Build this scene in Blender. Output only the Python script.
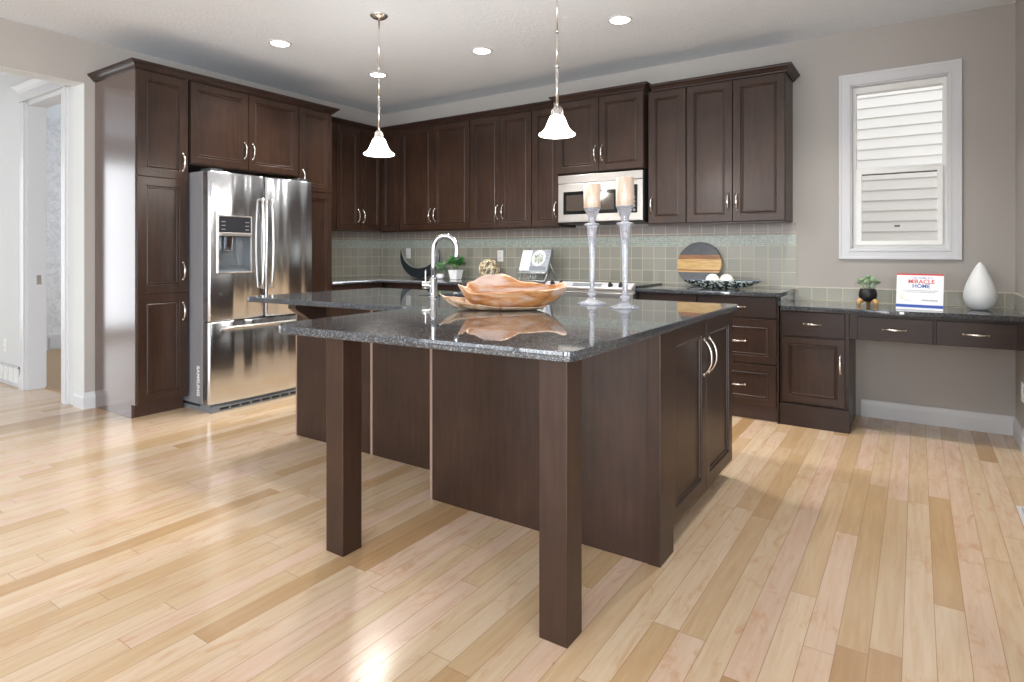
import bpy, bmesh, math, random
from mathutils import Vector, Matrix
R = math.radians
PI = math.pi
rnd = random.Random(7)
for o in list(bpy.data.objects):
    bpy.data.objects.remove(o)
scene = bpy.context.scene
COL = scene.collection

# ------------------------------------------------------------------ camera
YAW = 0.589
FPX = 605.86
cam_d = bpy.data.cameras.new('camera')
cam_d.sensor_fit = 'HORIZONTAL'
cam_d.sensor_width = 36.0
cam_d.lens = 36.0 * FPX / 1024.0
cam_d.shift_y = -(341.0 - 252.5) / 1024.0
cam_d.clip_start = 0.05
cam = bpy.data.objects.new('camera', cam_d)
cam.location = (0, 0, 1.2)
cam.rotation_euler = (R(90), 0, YAW)
COL.objects.link(cam)
scene.camera = cam

# ------------------------------------------------------------------ world, daylight, exposure
world = bpy.data.worlds.new('world')
scene.world = world
world.use_nodes = True
wb = world.node_tree.nodes['Background']
wb.inputs[0].default_value = (0.93, 0.96, 1.0, 1)
wb.inputs[1].default_value = 1.5
scene.view_settings.view_transform = 'Standard'
scene.view_settings.look = 'None'
scene.view_settings.gamma = 1.0
scene.view_settings.use_curve_mapping = False
scene.view_settings.exposure = 0.66


def area_light(name, loc, rot, sx, sy, power, color):
    d = bpy.data.lights.new(name, 'AREA')
    d.shape = 'RECTANGLE'
    d.size = sx
    d.size_y = sy
    d.energy = power
    d.color = color
    o = bpy.data.objects.new(name, d)
    o.location = loc
    o.rotation_euler = rot
    COL.objects.link(o)
    return o


DAY = (0.90, 0.95, 1.0)
# daylight standing in the openings of the windows behind the camera, of the great room and of the hall
for wxc, wwd, pw in ((-4.25, 1.9, 16), (-2.1, 2.2, 56), (1.9, 2.5, 205)):
    area_light('daylight_front', (wxc, -4.02, 1.4), (R(90), 0, 0), wwd, 2.3, pw, DAY)
area_light('daylight_side', (3.62, -1.4, 1.4), (R(90), 0, R(90)), 2.4, 2.3, 78, DAY)
area_light('daylight_hall', (-9.62, 0.55, 1.3), (R(90), 0, R(-90)), 1.9, 2.3, 15, DAY)
area_light('daylight_study', (-7.4, 5.35, 1.6), (R(90), 0, R(180)), 1.6, 1.4, 30, DAY)


# ------------------------------------------------------------------ node helpers
class NT:
    def __init__(self, name):
        self.m = bpy.data.materials.new(name)
        self.m.use_nodes = True
        self.t = self.m.node_tree
        self.b = self.t.nodes['Principled BSDF']

    def n(self, kind, **kw):
        x = self.t.nodes.new(kind)
        for k, v in kw.items():
            setattr(x, k, v)
        return x

    def l(self, a, b):
        self.t.links.new(a, b)

    def put(self, sock, v):
        if isinstance(v, (int, float)):
            sock.default_value = v
        elif isinstance(v, (tuple, list)):
            sock.default_value = v
        else:
            self.l(v, sock)

    def math(self, op, a, b=0.0, c=None):
        x = self.n('ShaderNodeMath', operation=op)
        self.put(x.inputs[0], a)
        self.put(x.inputs[1], b)
        if c is not None:
            self.put(x.inputs[2], c)
        return x.outputs[0]

    def mix(self, f, a, b, blend='MIX'):
        x = self.n('ShaderNodeMix', data_type='RGBA', blend_type=blend)
        self.put(x.inputs[0], f)
        self.put(x.inputs[6], a)
        self.put(x.inputs[7], b)
        return x.outputs[2]

    def coord(self, which='Object'):
        return self.n('ShaderNodeTexCoord').outputs[which]

    def mapping(self, vec, scale=(1, 1, 1), loc=(0, 0, 0), rot=(0, 0, 0)):
        x = self.n('ShaderNodeMapping')
        self.l(vec, x.inputs[0])
        x.inputs[1].default_value = loc
        x.inputs[2].default_value = rot
        x.inputs[3].default_value = scale
        return x.outputs[0]

    def noise(self, vec, scale=5, detail=3, rough=0.5, dist=0.0):
        x = self.n('ShaderNodeTexNoise')
        self.l(vec, x.inputs['Vector'])
        x.inputs['Scale'].default_value = scale
        x.inputs['Detail'].default_value = detail
        x.inputs['Roughness'].default_value = rough
        x.inputs['Distortion'].default_value = dist
        return x.outputs[0]

    def ramp(self, f, stops, interp='LINEAR'):
        x = self.n('ShaderNodeValToRGB')
        x.color_ramp.interpolation = interp
        e = x.color_ramp.elements
        while len(e) < len(stops):
            e.new(0.5)
        for i, (p, c) in enumerate(stops):
            e[i].position = p
            e[i].color = c
        self.l(f, x.inputs[0])
        return x.outputs[0]

    def bump(self, h, strength=0.2, dist=0.01):
        x = self.n('ShaderNodeBump')
        x.inputs['Strength'].default_value = strength
        x.inputs['Distance'].default_value = dist
        self.l(h, x.inputs['Height'])
        self.l(x.outputs[0], self.b.inputs['Normal'])

    def base(self, c):
        self.put(self.b.inputs['Base Color'], c)

    def set(self, **kw):
        for k, v in kw.items():
            self.put(self.b.inputs[k.replace('_', ' ')], v)


def srgb(r, g, b):
    f = lambda v: (v / 255 / 12.92) if v / 255 <= 0.04045 else ((v / 255 + 0.055) / 1.055) ** 2.4
    return (f(r), f(g), f(b), 1.0)


def simple(name, col, rough=0.5, metal=0.0, **kw):
    m = NT(name)
    m.base(col)
    m.set(Roughness=rough, Metallic=metal)
    for k, v in kw.items():
        m.set(**{k: v})
    return m.m


def make_wood(name, dark, light, rough=0.28, horizontal=False):
    m = NT(name)
    c = m.coord()
    sc = (2.0, 22, 22) if horizontal else (22, 22, 2.0)
    g = m.noise(m.mapping(c, sc), 2.0, 5, 0.6)
    cloud = m.noise(c, 3.2, 3, 0.6)
    f = m.math('ADD', m.math('MULTIPLY', g, 0.55), m.math('MULTIPLY', cloud, 0.45))
    m.base(m.ramp(f, [(0.32, dark), (0.68, light)]))
    m.set(Roughness=rough)
    m.set(Coat_Weight=0.14, Coat_Roughness=0.22, Specular_IOR_Level=0.32)
    m.bump(g, 0.04, 0.002)
    return m.m


M = {}
M['espresso'] = make_wood('espresso_wood', srgb(36, 22, 15), srgb(62, 42, 31), 0.38)
M['espresso_h'] = make_wood('espresso_wood_horizontal', srgb(34, 22, 18), srgb(56, 38, 31), 0.42, True)
M['seam'] = simple('worn_seam', srgb(146, 122, 110), 0.4)
M['toe'] = simple('toe_kick_brown', srgb(66, 44, 34), 0.5)
M['black_gap'] = simple('black_recess', srgb(22, 20, 20), 0.6)
M['inner'] = simple('cabinet_interior', srgb(60, 46, 40), 0.7)


def mk_side():
    m = NT('satin_side_panel')
    g = m.noise(m.mapping(m.coord(), (22, 22, 2)), 2, 4, 0.6)
    m.base(m.ramp(g, [(0.3, srgb(60, 42, 38)), (0.7, srgb(90, 66, 58))]))
    m.set(Roughness=0.22, Coat_Weight=1.0, Coat_Roughness=0.16, Coat_IOR=1.62)
    return m.m


M['side_panel'] = mk_side()


def mk_wall(name, c1, c2):
    m = NT(name)
    c = m.coord()
    m.base(m.mix(m.noise(c, 1.2, 2), c1, c2))
    m.set(Roughness=0.75)
    m.bump(m.noise(c, 140, 2, 0.6), 0.08, 0.002)
    return m.m


M['wall'] = mk_wall('greige_wall_paint', srgb(170, 165, 160), srgb(175, 170, 165))
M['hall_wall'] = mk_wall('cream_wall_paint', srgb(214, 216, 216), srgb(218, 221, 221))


def mk_ceiling():
    m = NT('stipple_ceiling')
    c = m.coord()
    n = m.noise(c, 45, 4, 0.7)
    m.base(m.mix(n, srgb(226, 232, 240), srgb(238, 244, 250)))
    m.set(Roughness=0.9)
    m.bump(n, 0.5, 0.01)
    return m.m


M['ceiling'] = mk_ceiling()
M['trim'] = simple('white_trim_paint', srgb(208, 209, 212), 0.4)
M['white_plastic'] = simple('white_plastic', srgb(235, 235, 232), 0.35)


def mk_floor():
    m = NT('maple_strip_floor')
    c = m.coord()
    s = m.n('ShaderNodeSeparateXYZ')
    m.l(c, s.inputs[0])
    x, y = s.outputs[0], s.outputs[1]
    W = 0.0845
    fx = m.math('DIVIDE', m.math('ADD', x, 20.0 + 0.062), W)
    row = m.math('FLOOR', fx)
    rx = m.math('FRACT', fx)
    wn = m.n('ShaderNodeTexWhiteNoise', noise_dimensions='1D')
    m.l(row, wn.inputs['W'])
    wn2 = m.n('ShaderNodeTexWhiteNoise', noise_dimensions='1D')
    m.l(m.math('ADD', row, 331.7), wn2.inputs['W'])
    ln = m.math('ADD', m.math('MULTIPLY', wn2.outputs[0], 0.7), 0.9)
    fy = m.math('DIVIDE', m.math('ADD', m.math('ADD', y, 30.0), m.math('MULTIPLY', wn.outputs[0], 9.0)), ln)
    pid = m.math('FLOOR', fy)
    ry = m.math('FRACT', fy)
    v = m.n('ShaderNodeCombineXYZ')
    m.l(row, v.inputs[0])
    m.l(pid, v.inputs[1])
    wc = m.n('ShaderNodeTexWhiteNoise', noise_dimensions='2D')
    m.l(v.outputs[0], wc.inputs['Vector'])
    tone = wc.outputs[0]
    sp = m.n('ShaderNodeSeparateColor')
    m.l(wc.outputs[1], sp.inputs[0])
    base = m.ramp(tone, [(0.0, srgb(182, 148, 108)), (0.14, srgb(198, 170, 132)), (0.35, srgb(208, 184, 152)),
                         (0.7, srgb(216, 195, 168)), (1.0, srgb(215, 188, 166))])
    # grain: stretched along the board, shifted per board
    off = m.n('ShaderNodeCombineXYZ')
    m.l(m.math('MULTIPLY', sp.outputs[1], 40.0), off.inputs[0])
    m.l(m.math('MULTIPLY', sp.outputs[2], 40.0), off.inputs[1])
    add = m.n('ShaderNodeVectorMath', operation='ADD')
    m.l(c, add.inputs[0])
    m.l(off.outputs[0], add.inputs[1])
    g = m.noise(m.mapping(add.outputs[0], (26, 1.8, 1)), 1.6, 5, 0.6, 0.6)
    col = m.mix(m.ramp(g, [(0.35, (0, 0, 0, 1)), (0.72, (1, 1, 1, 1))]), base, srgb(222, 186, 148), 'MULTIPLY')
    col = m.mix(0.62, col, base)
    # mineral streaks and small figure
    k = m.noise(m.mapping(add.outputs[0], (9, 2.6, 1)), 1.5, 4, 0.65, 1.2)
    kk = m.ramp(k, [(0.54, (0, 0, 0, 1)), (0.74, (1, 1, 1, 1))])
    sel = m.math('GREATER_THAN', sp.outputs[0], 0.3)
    col = m.mix(m.math('MULTIPLY', m.math('MULTIPLY', kk, sel), 0.55), col, srgb(186, 132, 86))
    # fine knots
    vo = m.n('ShaderNodeTexVoronoi')
    m.l(m.mapping(add.outputs[0], (3.2, 1.7, 1)), vo.inputs['Vector'])
    vo.inputs['Scale'].default_value = 1.3
    kn = m.math('LESS_THAN', vo.outputs['Distance'], 0.035)
    col = m.mix(m.math('MULTIPLY', kn, 0.4), col, srgb(140, 92, 62))
    # seams
    ex = m.math('MINIMUM', rx, m.math('SUBTRACT', 1.0, rx))
    ey = m.math('MULTIPLY', m.math('MINIMUM', ry, m.math('SUBTRACT', 1.0, ry)), m.math('DIVIDE', ln, W))
    e = m.math('MINIMUM', ex, ey)
    seam = m.math('LESS_THAN', e, 0.013)
    col = m.mix(m.math('MULTIPLY', seam, 0.62), col, srgb(138, 98, 66))
    m.base(col)
    m.set(Roughness=m.math('ADD', 0.15, m.math('MULTIPLY', m.noise(c, 2.5, 3), 0.12)))
    m.set(Coat_Weight=0.15, Coat_Roughness=0.12)
    m.bump(m.math('SUBTRACT', m.math('MULTIPLY', m.noise(c, 3.0, 2), 0.15), m.math('MULTIPLY', seam, 0.25)), 0.12, 0.006)
    return m.m


M['floor'] = mk_floor()
M['carpet'] = mk_wall('tan_carpet', srgb(176, 148, 118), srgb(160, 134, 106))


def mk_granite():
    m = NT('speckled_dark_granite')
    c = m.coord()
    v = m.n('ShaderNodeTexVoronoi')
    m.l(c, v.inputs['Vector'])
    v.inputs['Scale'].default_value = 270
    sp = m.n('ShaderNodeSeparateColor')
    m.l(v.outputs['Color'], sp.inputs[0])
    col = m.ramp(sp.outputs[0], [(0.0, srgb(26, 28, 31)), (0.4, srgb(46, 49, 53)), (0.7, srgb(72, 76, 82)),
                                 (0.9, srgb(100, 106, 114)), (1.0, srgb(140, 146, 154))])
    n = m.noise(c, 120, 3, 0.6)
    col = m.mix(m.math('MULTIPLY', n, 0.5), col, srgb(48, 51, 56))
    m.base(col)
    m.set(Specular_IOR_Level=0.2, Roughness=0.3, Coat_Weight=1.0, Coat_Roughness=0.025)
    m.set(Coat_IOR=1.7)
    return m.m


M['granite'] = mk_granite()


def mk_tile(name, axis, z0, mosaic):
    """square glazed tiles laid on a wall; axis 0 = along X, 1 = along Y"""
    m = NT(name)
    c = m.coord()
    s = m.n('ShaderNodeSeparateXYZ')
    m.l(c, s.inputs[0])
    h = s.outputs[axis]
    z = s.outputs[2]

    def grid(cell, h0, zz0, gw):
        fx = m.math('DIVIDE', m.math('SUBTRACT', h, h0 - 40 * cell), cell)
        fz = m.math('DIVIDE', m.math('SUBTRACT', z, zz0 - 40 * cell), cell)
        ax, az = m.math('FRACT', fx), m.math('FRACT', fz)
        e = m.math('MINIMUM', m.math('MINIMUM', ax, m.math('SUBTRACT', 1.0, ax)), m.math('MINIMUM', az, m.math('SUBTRACT', 1.0, az)))
        g = m.math('LESS_THAN', e, gw)
        cv = m.n('ShaderNodeCombineXYZ')
        m.l(m.math('FLOOR', fx), cv.inputs[0])
        m.l(m.math('FLOOR', fz), cv.inputs[1])
        w = m.n('ShaderNodeTexWhiteNoise', noise_dimensions='2D')
        m.l(cv.outputs[0], w.inputs['Vector'])
        return g, w.outputs[0]
    g1, w1 = grid(0.1045, -0.772, 1.254, 0.025)
    tile = m.ramp(w1, [(0.0, srgb(148, 147, 134)), (0.5, srgb(157, 155, 143)), (1.0, srgb(168, 162, 150))])
    tile = m.mix(m.math('MULTIPLY', m.noise(c, 18, 3), 0.35), tile, srgb(138, 139, 128))
    col = m.mix(g1, tile, srgb(194, 190, 170))
    gr = g1
    if mosaic:
        g2, w2 = grid(0.0172, -0.772, 1.254, 0.09)
        t2 = m.ramp(w2, [(0.0, srgb(132, 150, 146)), (0.5, srgb(152, 164, 158)), (1.0, srgb(172, 178, 170))])
        c2 = m.mix(g2, t2, srgb(186, 186, 170))
        band = m.math('MULTIPLY', m.math('GREATER_THAN', z, 1.254), m.math('LESS_THAN', z, 1.340))
        col = m.mix(band, col, c2)
        top = m.math('GREATER_THAN', z, 1.340)
        col = m.mix(m.math('MULTIPLY', top, m.math('SUBTRACT', 1.0, g1)), col, srgb(150, 138, 130))
        gr = m.math('ADD', m.math('MULTIPLY', m.math('SUBTRACT', 1.0, band), g1), m.math('MULTIPLY', band, g2))
    m.base(col)
    m.set(Roughness=m.math('ADD', 0.28, m.math('MULTIPLY', gr, 0.4)))
    m.bump(m.math('SUBTRACT', 1.0, gr), 0.25, 0.002)
    return m.m


def mk_steel(name, base, rough, wav=0.0, aniso=0.6, arot=0.0):
    m = NT(name)
    c = m.coord()
    br = m.noise(m.mapping(c, (3, 3, 260)), 1.0, 3, 0.6)
    m.base(base)
    m.set(Metallic=1.0, Roughness=m.math('ADD', rough, m.math('MULTIPLY', br, 0.1)))
    m.set(Anisotropic=aniso, Anisotropic_Rotation=arot)
    if wav:
        w = m.noise(m.mapping(c, (5.5, 5.5, 0.07)), 1.5, 0, 0.3, 0.15)
        m.bump(w, wav, 0.06)
    return m.m


M['steel'] = mk_steel('brushed_stainless', (0.60, 0.62, 0.65, 1), 0.15, 0.34, 0.75, 0.25)
M['steel_flat'] = mk_steel('flat_stainless', (0.60, 0.57, 0.54, 1), 0.27)
M['microwave_steel'] = mk_steel('microwave_stainless', (0.42, 0.40, 0.38, 1), 0.3, 0, 0.2)
M['chrome'] = simple('polished_chrome', (0.66, 0.67, 0.70, 1), 0.07, 1.0)
M['nickel'] = simple('satin_nickel', (0.82, 0.79, 0.75, 1), 0.2, 1.0)
M['fridge_side'] = simple('grey_fridge_side', srgb(142, 142, 146), 0.4, 0.3)
M['dark_grey'] = simple('dark_grey_plastic', srgb(58, 60, 64), 0.4)
M['mid_grey'] = simple('mid_grey_plastic', srgb(126, 130, 134), 0.35, 0.2)
M['black_gloss'] = simple('black_glass', srgb(14, 15, 17), 0.06)
M['black_matte'] = simple('black_matte', srgb(24, 24, 26), 0.45)
M['oven_window'] = simple('smoked_oven_glass', srgb(70, 62, 56), 0.08)
M['white_gloss'] = simple('white_ceramic', srgb(238, 240, 242), 0.22)
M['white_matte'] = simple('white_matte_ceramic', srgb(232, 235, 236), 0.45)
M['wallpaper'] = None


def mk_paper():
    m = NT('mottled_wallpaper')
    c = m.coord()
    n = m.noise(m.mapping(c, (1, 9, 9)), 1.3, 5, 0.65, 1.5)
    m.base(m.ramp(n, [(0.40, srgb(206, 206, 208)), (0.58, srgb(226, 226, 228))]))
    m.set(Roughness=0.8)
    return m.m


M['wallpaper'] = mk_paper()


def emis(name, col, strength):
    m = NT(name)
    m.base(col)
    m.set(Emission_Color=col, Emission_Strength=strength)
    return m.m


M['lamp'] = emis('lamp_diffuser', (1, 0.97, 0.92, 1), 8.0)
M['shade'] = None


def mk_shade():
    m = NT('frosted_lamp_glass')
    m.base((0.95, 0.94, 0.92, 1))
    m.set(Roughness=0.35, Emission_Color=(1, 0.98, 0.95, 1), Emission_Strength=3.2, Alpha=0.6)
    return m.m


M['shade'] = mk_shade()


def mk_glass(name, col=(1, 1, 1, 1), rough=0.0, mixf=0.88):
    m = NT(name)
    t = m.t
    out = [n for n in t.nodes if n.type == 'OUTPUT_MATERIAL'][0]
    tr = m.n('ShaderNodeBsdfTransparent')
    tr.inputs[0].default_value = col
    gl = m.n('ShaderNodeBsdfGlossy')
    gl.inputs['Roughness'].default_value = rough
    fr = m.n('ShaderNodeFresnel')
    fr.inputs[0].default_value = 1.5
    mx = m.n('ShaderNodeMixShader')
    m.l(fr.outputs[0], mx.inputs[0])
    m.l(tr.outputs[0], mx.inputs[1])
    m.l(gl.outputs[0], mx.inputs[2])
    m.l(mx.outputs[0], out.inputs[0])
    return m.m


M['pane'] = mk_glass('window_glass', (0.98, 0.98, 0.98, 1))


def mk_crystal():
    m = NT('clear_crystal_glass')
    m.base((0.90, 0.92, 1.0, 1))
    m.set(Roughness=0.03, IOR=1.3, Transmission_Weight=0.74)
    m.set(Coat_Weight=0.5)
    return m.m


M['crystal'] = mk_crystal()


# ------------------------------------------------------------------ mesh helpers
def link(name, bm, mat, parent=None, smooth=False, bevel=0.0, segs=2):
    bmesh.ops.recalc_face_normals(bm, faces=bm.faces[:])
    me = bpy.data.meshes.new(name)
    bm.to_mesh(me)
    bm.free()
    mats = mat if isinstance(mat, (list, tuple)) else [mat]
    for m in mats:
        me.materials.append(m)
    if smooth:
        for p in me.polygons:
            p.use_smooth = True
    o = bpy.data.objects.new(name, me)
    COL.objects.link(o)
    if parent is not None:
        o.parent = parent
    if bevel:
        b = o.modifiers.new('bevel', 'BEVEL')
        b.width = bevel
        b.segments = segs
        b.limit_method = 'ANGLE'
        b.angle_limit = R(40)
    return o


def box(bm, x0, x1, y0, y1, z0, z1, mi=0):
    vs = [bm.verts.new((x, y, z)) for z in (z0, z1) for y in (y0, y1) for x in (x0, x1)]
    for f in ((0, 1, 3, 2), (4, 6, 7, 5), (0, 4, 5, 1), (2, 3, 7, 6), (0, 2, 6, 4), (1, 5, 7, 3)):
        fc = bm.faces.new([vs[i] for i in f])
        fc.material_index = mi
    return vs


def bx(x0, x1, y0, y1, z0, z1):
    bm = bmesh.new()
    box(bm, x0, x1, y0, y1, z0, z1)
    return bm


def ring_lathe(bm, prof, n=32, c=(0, 0, 0), cap0=True, cap1=True):
    rings = []
    for r, z in prof:
        rings.append([bm.verts.new((c[0] + r * math.cos(2 * PI * i / n), c[1] + r * math.sin(2 * PI * i / n), c[2] + z)) for i in range(n)])
    for a, b in zip(rings, rings[1:]):
        for i in range(n):
            bm.faces.new((a[i], a[(i + 1) % n], b[(i + 1) % n], b[i]))
    if cap0:
        bm.faces.new(rings[0][::-1])
    if cap1:
        bm.faces.new(rings[-1])


def lathe(prof, n=32, c=(0, 0, 0), cap0=True, cap1=True):
    bm = bmesh.new()
    ring_lathe(bm, prof, n, c, cap0, cap1)
    return bm


def tube(bm, pts, rad, n=10):
    """rad: number or list of numbers / (a, b) pairs"""
    pts = [Vector(p) for p in pts]
    rings = []
    prev = None
    for i, p in enumerate(pts):
        d = (pts[min(i + 1, len(pts) - 1)] - pts[max(i - 1, 0)]).normalized()
        if prev is None:
            up = Vector((0, 0, 1)) if abs(d.z) < 0.9 else Vector((1, 0, 0))
            a = d.cross(up).normalized()
        else:
            a = (prev - d * prev.dot(d)).normalized()
        prev = a
        b = d.cross(a).normalized()
        r = rad[i] if isinstance(rad, (list, tuple)) else rad
        ra, rb = r if isinstance(r, (list, tuple)) else (r, r)
        rings.append([bm.verts.new(p + a * (ra * math.cos(2 * PI * k / n)) + b * (rb * math.sin(2 * PI * k / n))) for k in range(n)])
    for a, b in zip(rings, rings[1:]):
        for k in range(n):
            bm.faces.new((a[k], a[(k + 1) % n], b[(k + 1) % n], b[k]))
    bm.faces.new(rings[0][::-1])
    bm.faces.new(rings[-1])


def prism(bm, pts, y0, y1, plane='xz'):
    """extrude an outline; plane 'xz' extrudes along y, 'yz' along x, 'xy' along z"""
    def v(a, b, c):
        return {'xz': (a, c, b), 'yz': (c, a, b), 'xy': (a, b, c)}[plane]
    A = [bm.verts.new(v(a, b, y0)) for a, b in pts]
    B = [bm.verts.new(v(a, b, y1)) for a, b in pts]
    n = len(pts)
    bm.faces.new(A[::-1])
    bm.faces.new(B)
    for i in range(n):
        bm.faces.new((A[i], A[(i + 1) % n], B[(i + 1) % n], B[i]))


def sweep(bm, path, prof, z=0.0):
    """sweep a closed profile [(outward, up)] along an XY polyline with mitres; outward = right of travel"""
    P = [Vector((p[0], p[1])) for p in path]
    rings = []
    for i, p in enumerate(P):
        ns = []
        if i > 0:
            d = (P[i] - P[i - 1]).normalized()
            ns.append(Vector((d.y, -d.x)))
        if i < len(P) - 1:
            d = (P[i + 1] - P[i]).normalized()
            ns.append(Vector((d.y, -d.x)))
        if len(ns) == 2:
            m = (ns[0] + ns[1]).normalized()
            m = m / max(0.2, m.dot(ns[0]))
        else:
            m = ns[0]
        rings.append([bm.verts.new((p.x + m.x * a, p.y + m.y * a, z + b)) for a, b in prof])
    k = len(prof)
    for a, b in zip(rings, rings[1:]):
        for j in range(k):
            bm.faces.new((a[j], b[j], b[(j + 1) % k], a[(j + 1) % k]))
    bm.faces.new(rings[0])
    bm.faces.new(rings[-1][::-1])


def root(name, label, cat, loc=(0, 0, 0), rotz=0.0, group=None):
    o = bpy.data.objects.new(name, None)
    o.empty_display_size = 0.05
    o.location = loc
    o.rotation_euler = (0, 0, rotz)
    COL.objects.link(o)
    o['label'] = label
    o['category'] = cat
    if group:
        o['group'] = group
    return o


def tag(o, label, cat, group=None):
    o['label'] = label
    o['category'] = cat
    if group:
        o['group'] = group
    return o


def struct(name, bm, mat, bevel=0.0, parent=None, smooth=False):
    o = link(name, bm, mat, parent, smooth, bevel)
    if parent is None:
        o['kind'] = 'structure'
    return o


# ------------------------------------------------------------------ the room
XL, XR, YB, ZC = -5.304, 0.538, 5.131, 2.837
WT = 0.16
XE = 3.6     # far side of the great room behind the camera
YF = -4.0
XH = -9.6    # far end of the hall
ZO = 2.50    # head of the opening in the left wall
YJ = 2.041   # its jamb

bm = bx(XH - 0.2, XE + 0.2, YF - 0.2, YB + 0.2, -0.12, 0.0)
struct('floor', bm, M['floor'])
bm = bx(XH - 0.2, XE + 0.2, YF - 0.2, YB + 0.2, ZC, ZC + 0.12)
struct('ceiling', bm, M['ceiling'])

# back wall with the window opening
WX0, WX1, WZ0, WZ1 = -0.411, 0.187, 1.218, 2.438
bm = bmesh.new()
box(bm, XL - WT, WX0, YB, YB + WT, 0, ZC)
box(bm, WX1, XR + WT, YB, YB + WT, 0, ZC)
box(bm, WX0, WX1, YB, YB + WT, 0, WZ0)
box(bm, WX0, WX1, YB, YB + WT, WZ1, ZC)
struct('wall_back', bm, M['wall'])
# right wall, short, the great room opens beyond it
struct('wall_right', bx(XR, XR + WT, 0.9, YB, 0, ZC), M['wall'])
# left wall with its wide opening to the hall
bm = bmesh.new()
box(bm, XL - WT, XL, YJ, YB, 0, ZC)
box(bm, XL - WT, XL, -1.2, YJ, ZO, ZC)
box(bm, XL - WT, XL, YF, -1.2, 0, ZC)
struct('wall_left', bm, M['wall'])
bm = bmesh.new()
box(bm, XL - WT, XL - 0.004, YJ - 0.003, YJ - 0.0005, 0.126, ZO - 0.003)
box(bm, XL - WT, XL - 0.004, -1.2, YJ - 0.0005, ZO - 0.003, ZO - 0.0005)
struct('painted_hall_light', bm, M['hall_wall'])  # thin sheets: hall light on jamb and soffit painted in as cream
# front wall with three tall windows
bm = bmesh.new()
cur = XL - WT
for wx, ww in ((-4.25, 0.95), (-2.1, 1.1), (1.9, 1.25)):
    box(bm, cur, wx - ww, YF - WT, YF, 0, ZC)
    box(bm, wx - ww, wx + ww, YF - WT, YF, 0, 0.25)
    box(bm, wx - ww, wx + ww, YF - WT, YF, 2.55, ZC)
    cur = wx + ww
box(bm, cur, XE + WT, YF - WT, YF, 0, ZC)
struct('wall_front', bm, M['wall'])
# east side of the great room
bm = bmesh.new()
box(bm, XE, XE + WT, YF, -2.6, 0, ZC)
box(bm, XE, XE + WT, -0.2, 0.9, 0, ZC)
box(bm, XE, XE + WT, -2.6, -0.2, 0, 0.25)
box(bm, XE, XE + WT, -2.6, -0.2, 2.55, ZC)
box(bm, XR + WT, XE, 0.9, 0.9 + WT, 0, ZC)
struct('wall_side', bm, M['wall'])

# hall: the wall with the study doorway, faces the camera
DX0, DX1, DZ = -6.44, -5.66, 2.50
bm = bmesh.new()
box(bm, XH, DX0, YJ, YJ + 0.12, 0, ZC)
box(bm, DX1, XL - WT, YJ, YJ + 0.12, 0, ZC)
box(bm, DX0, DX1, YJ, YJ + 0.12, DZ, ZC)
struct('wall_hall', bm, M['hall_wall'])
bm = bmesh.new()
box(bm, XH - WT, XH, YF, -0.45, 0, ZC)
box(bm, XH - WT, XH, 1.55, YJ + 0.12, 0, ZC)
box(bm, XH - WT, XH, -0.45, 1.55, 0, 0.12)
box(bm, XH - WT, XH, -0.45, 1.55, 2.5, ZC)
box(bm, XH, XL - WT, -2.2, -2.2 + WT, 0, ZC)
struct('wall_hall_end', bm, M['hall_wall'])
# study behind the doorway
struct('wall_study', bx(-8.9, -8.78, YJ + 0.12, YB + 0.1, 0, ZC), M['wallpaper'])
bm = bmesh.new()
box(bm, -8.78, -8.2, YB + 0.1, YB + 0.2, 0, ZC)
box(bm, -6.6, XL - WT, YB + 0.1, YB + 0.2, 0, ZC)
box(bm, -8.2, -6.6, YB + 0.1, YB + 0.2, 0, 0.9)
box(bm, -8.2, -6.6, YB + 0.1, YB + 0.2, 2.3, ZC)
struct('wall_study_back', bm, M['hall_wall'])
o = struct('floor_study', bx(-8.78, XL - WT, YJ + 0.125, YB + 0.1, 0.0, 0.012), M['carpet'])

# doorway lining and casing with a crowned head
t = bpy.data.objects.new('door_1', None)
COL.objects.link(t)
t['kind'] = 'structure'
bm = bmesh.new()
box(bm, DX0, DX0 + 0.02, YJ - 0.002, YJ + 0.135, 0, DZ)
box(bm, DX1 - 0.02, DX1, YJ - 0.002, YJ + 0.135, 0, DZ)
box(bm, DX0, DX1, YJ - 0.002, YJ + 0.135, DZ - 0.02, DZ)
link('door_jamb', bm, M['trim'], t, bevel=0.002)
for x0, x1 in ((DX0 - 0.085, DX0 + 0.01), (DX1 - 0.01, DX1 + 0.085)):
    bm = bmesh.new()
    box(bm, x0, x1, YJ - 0.02, YJ, 0, DZ + 0.01)
    box(bm, x0 + 0.012, x1 - 0.012, YJ - 0.028, YJ - 0.02, 0, DZ + 0.01)
    link('door_casing', bm, M['trim'], t, bevel=0.003)
bm = bmesh.new()
sweep(bm, [(DX0 - 0.09, YJ), (DX0 - 0.09, YJ - 0.022), (DX1 + 0.09, YJ - 0.022), (DX1 + 0.09, YJ)],
      [(0.012, 0), (0.012, 0.018), (0.001, 0.022), (0.001, 0.07), (0.012, 0.076), (0.02, 0.1), (0.05, 0.125), (0.06, 0.13), (0.06, 0.148), (0, 0.148), (0, 0)], DZ + 0.012)
box(bm, DX0 - 0.089, DX1 + 0.089, YJ - 0.021, YJ - 0.0005, DZ + 0.013, DZ + 0.158)
link('door_head_crown', bm, M['trim'], t)
link('strike_plate', bx(DX0 + 0.02, DX0 + 0.023, YJ + 0.06, YJ + 0.095, 0.92, 1.0), M['nickel'], t)

# baseboards
BB = [(0, 0), (0.014, 0), (0.014, 0.085), (0.009, 0.1), (0.006, 0.12), (0, 0.125)]


def baseboard(name, path, prof=BB):
    bm = bmesh.new()
    sweep(bm, path, prof)
    return struct(name, bm, M['trim'], 0.0)


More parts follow.
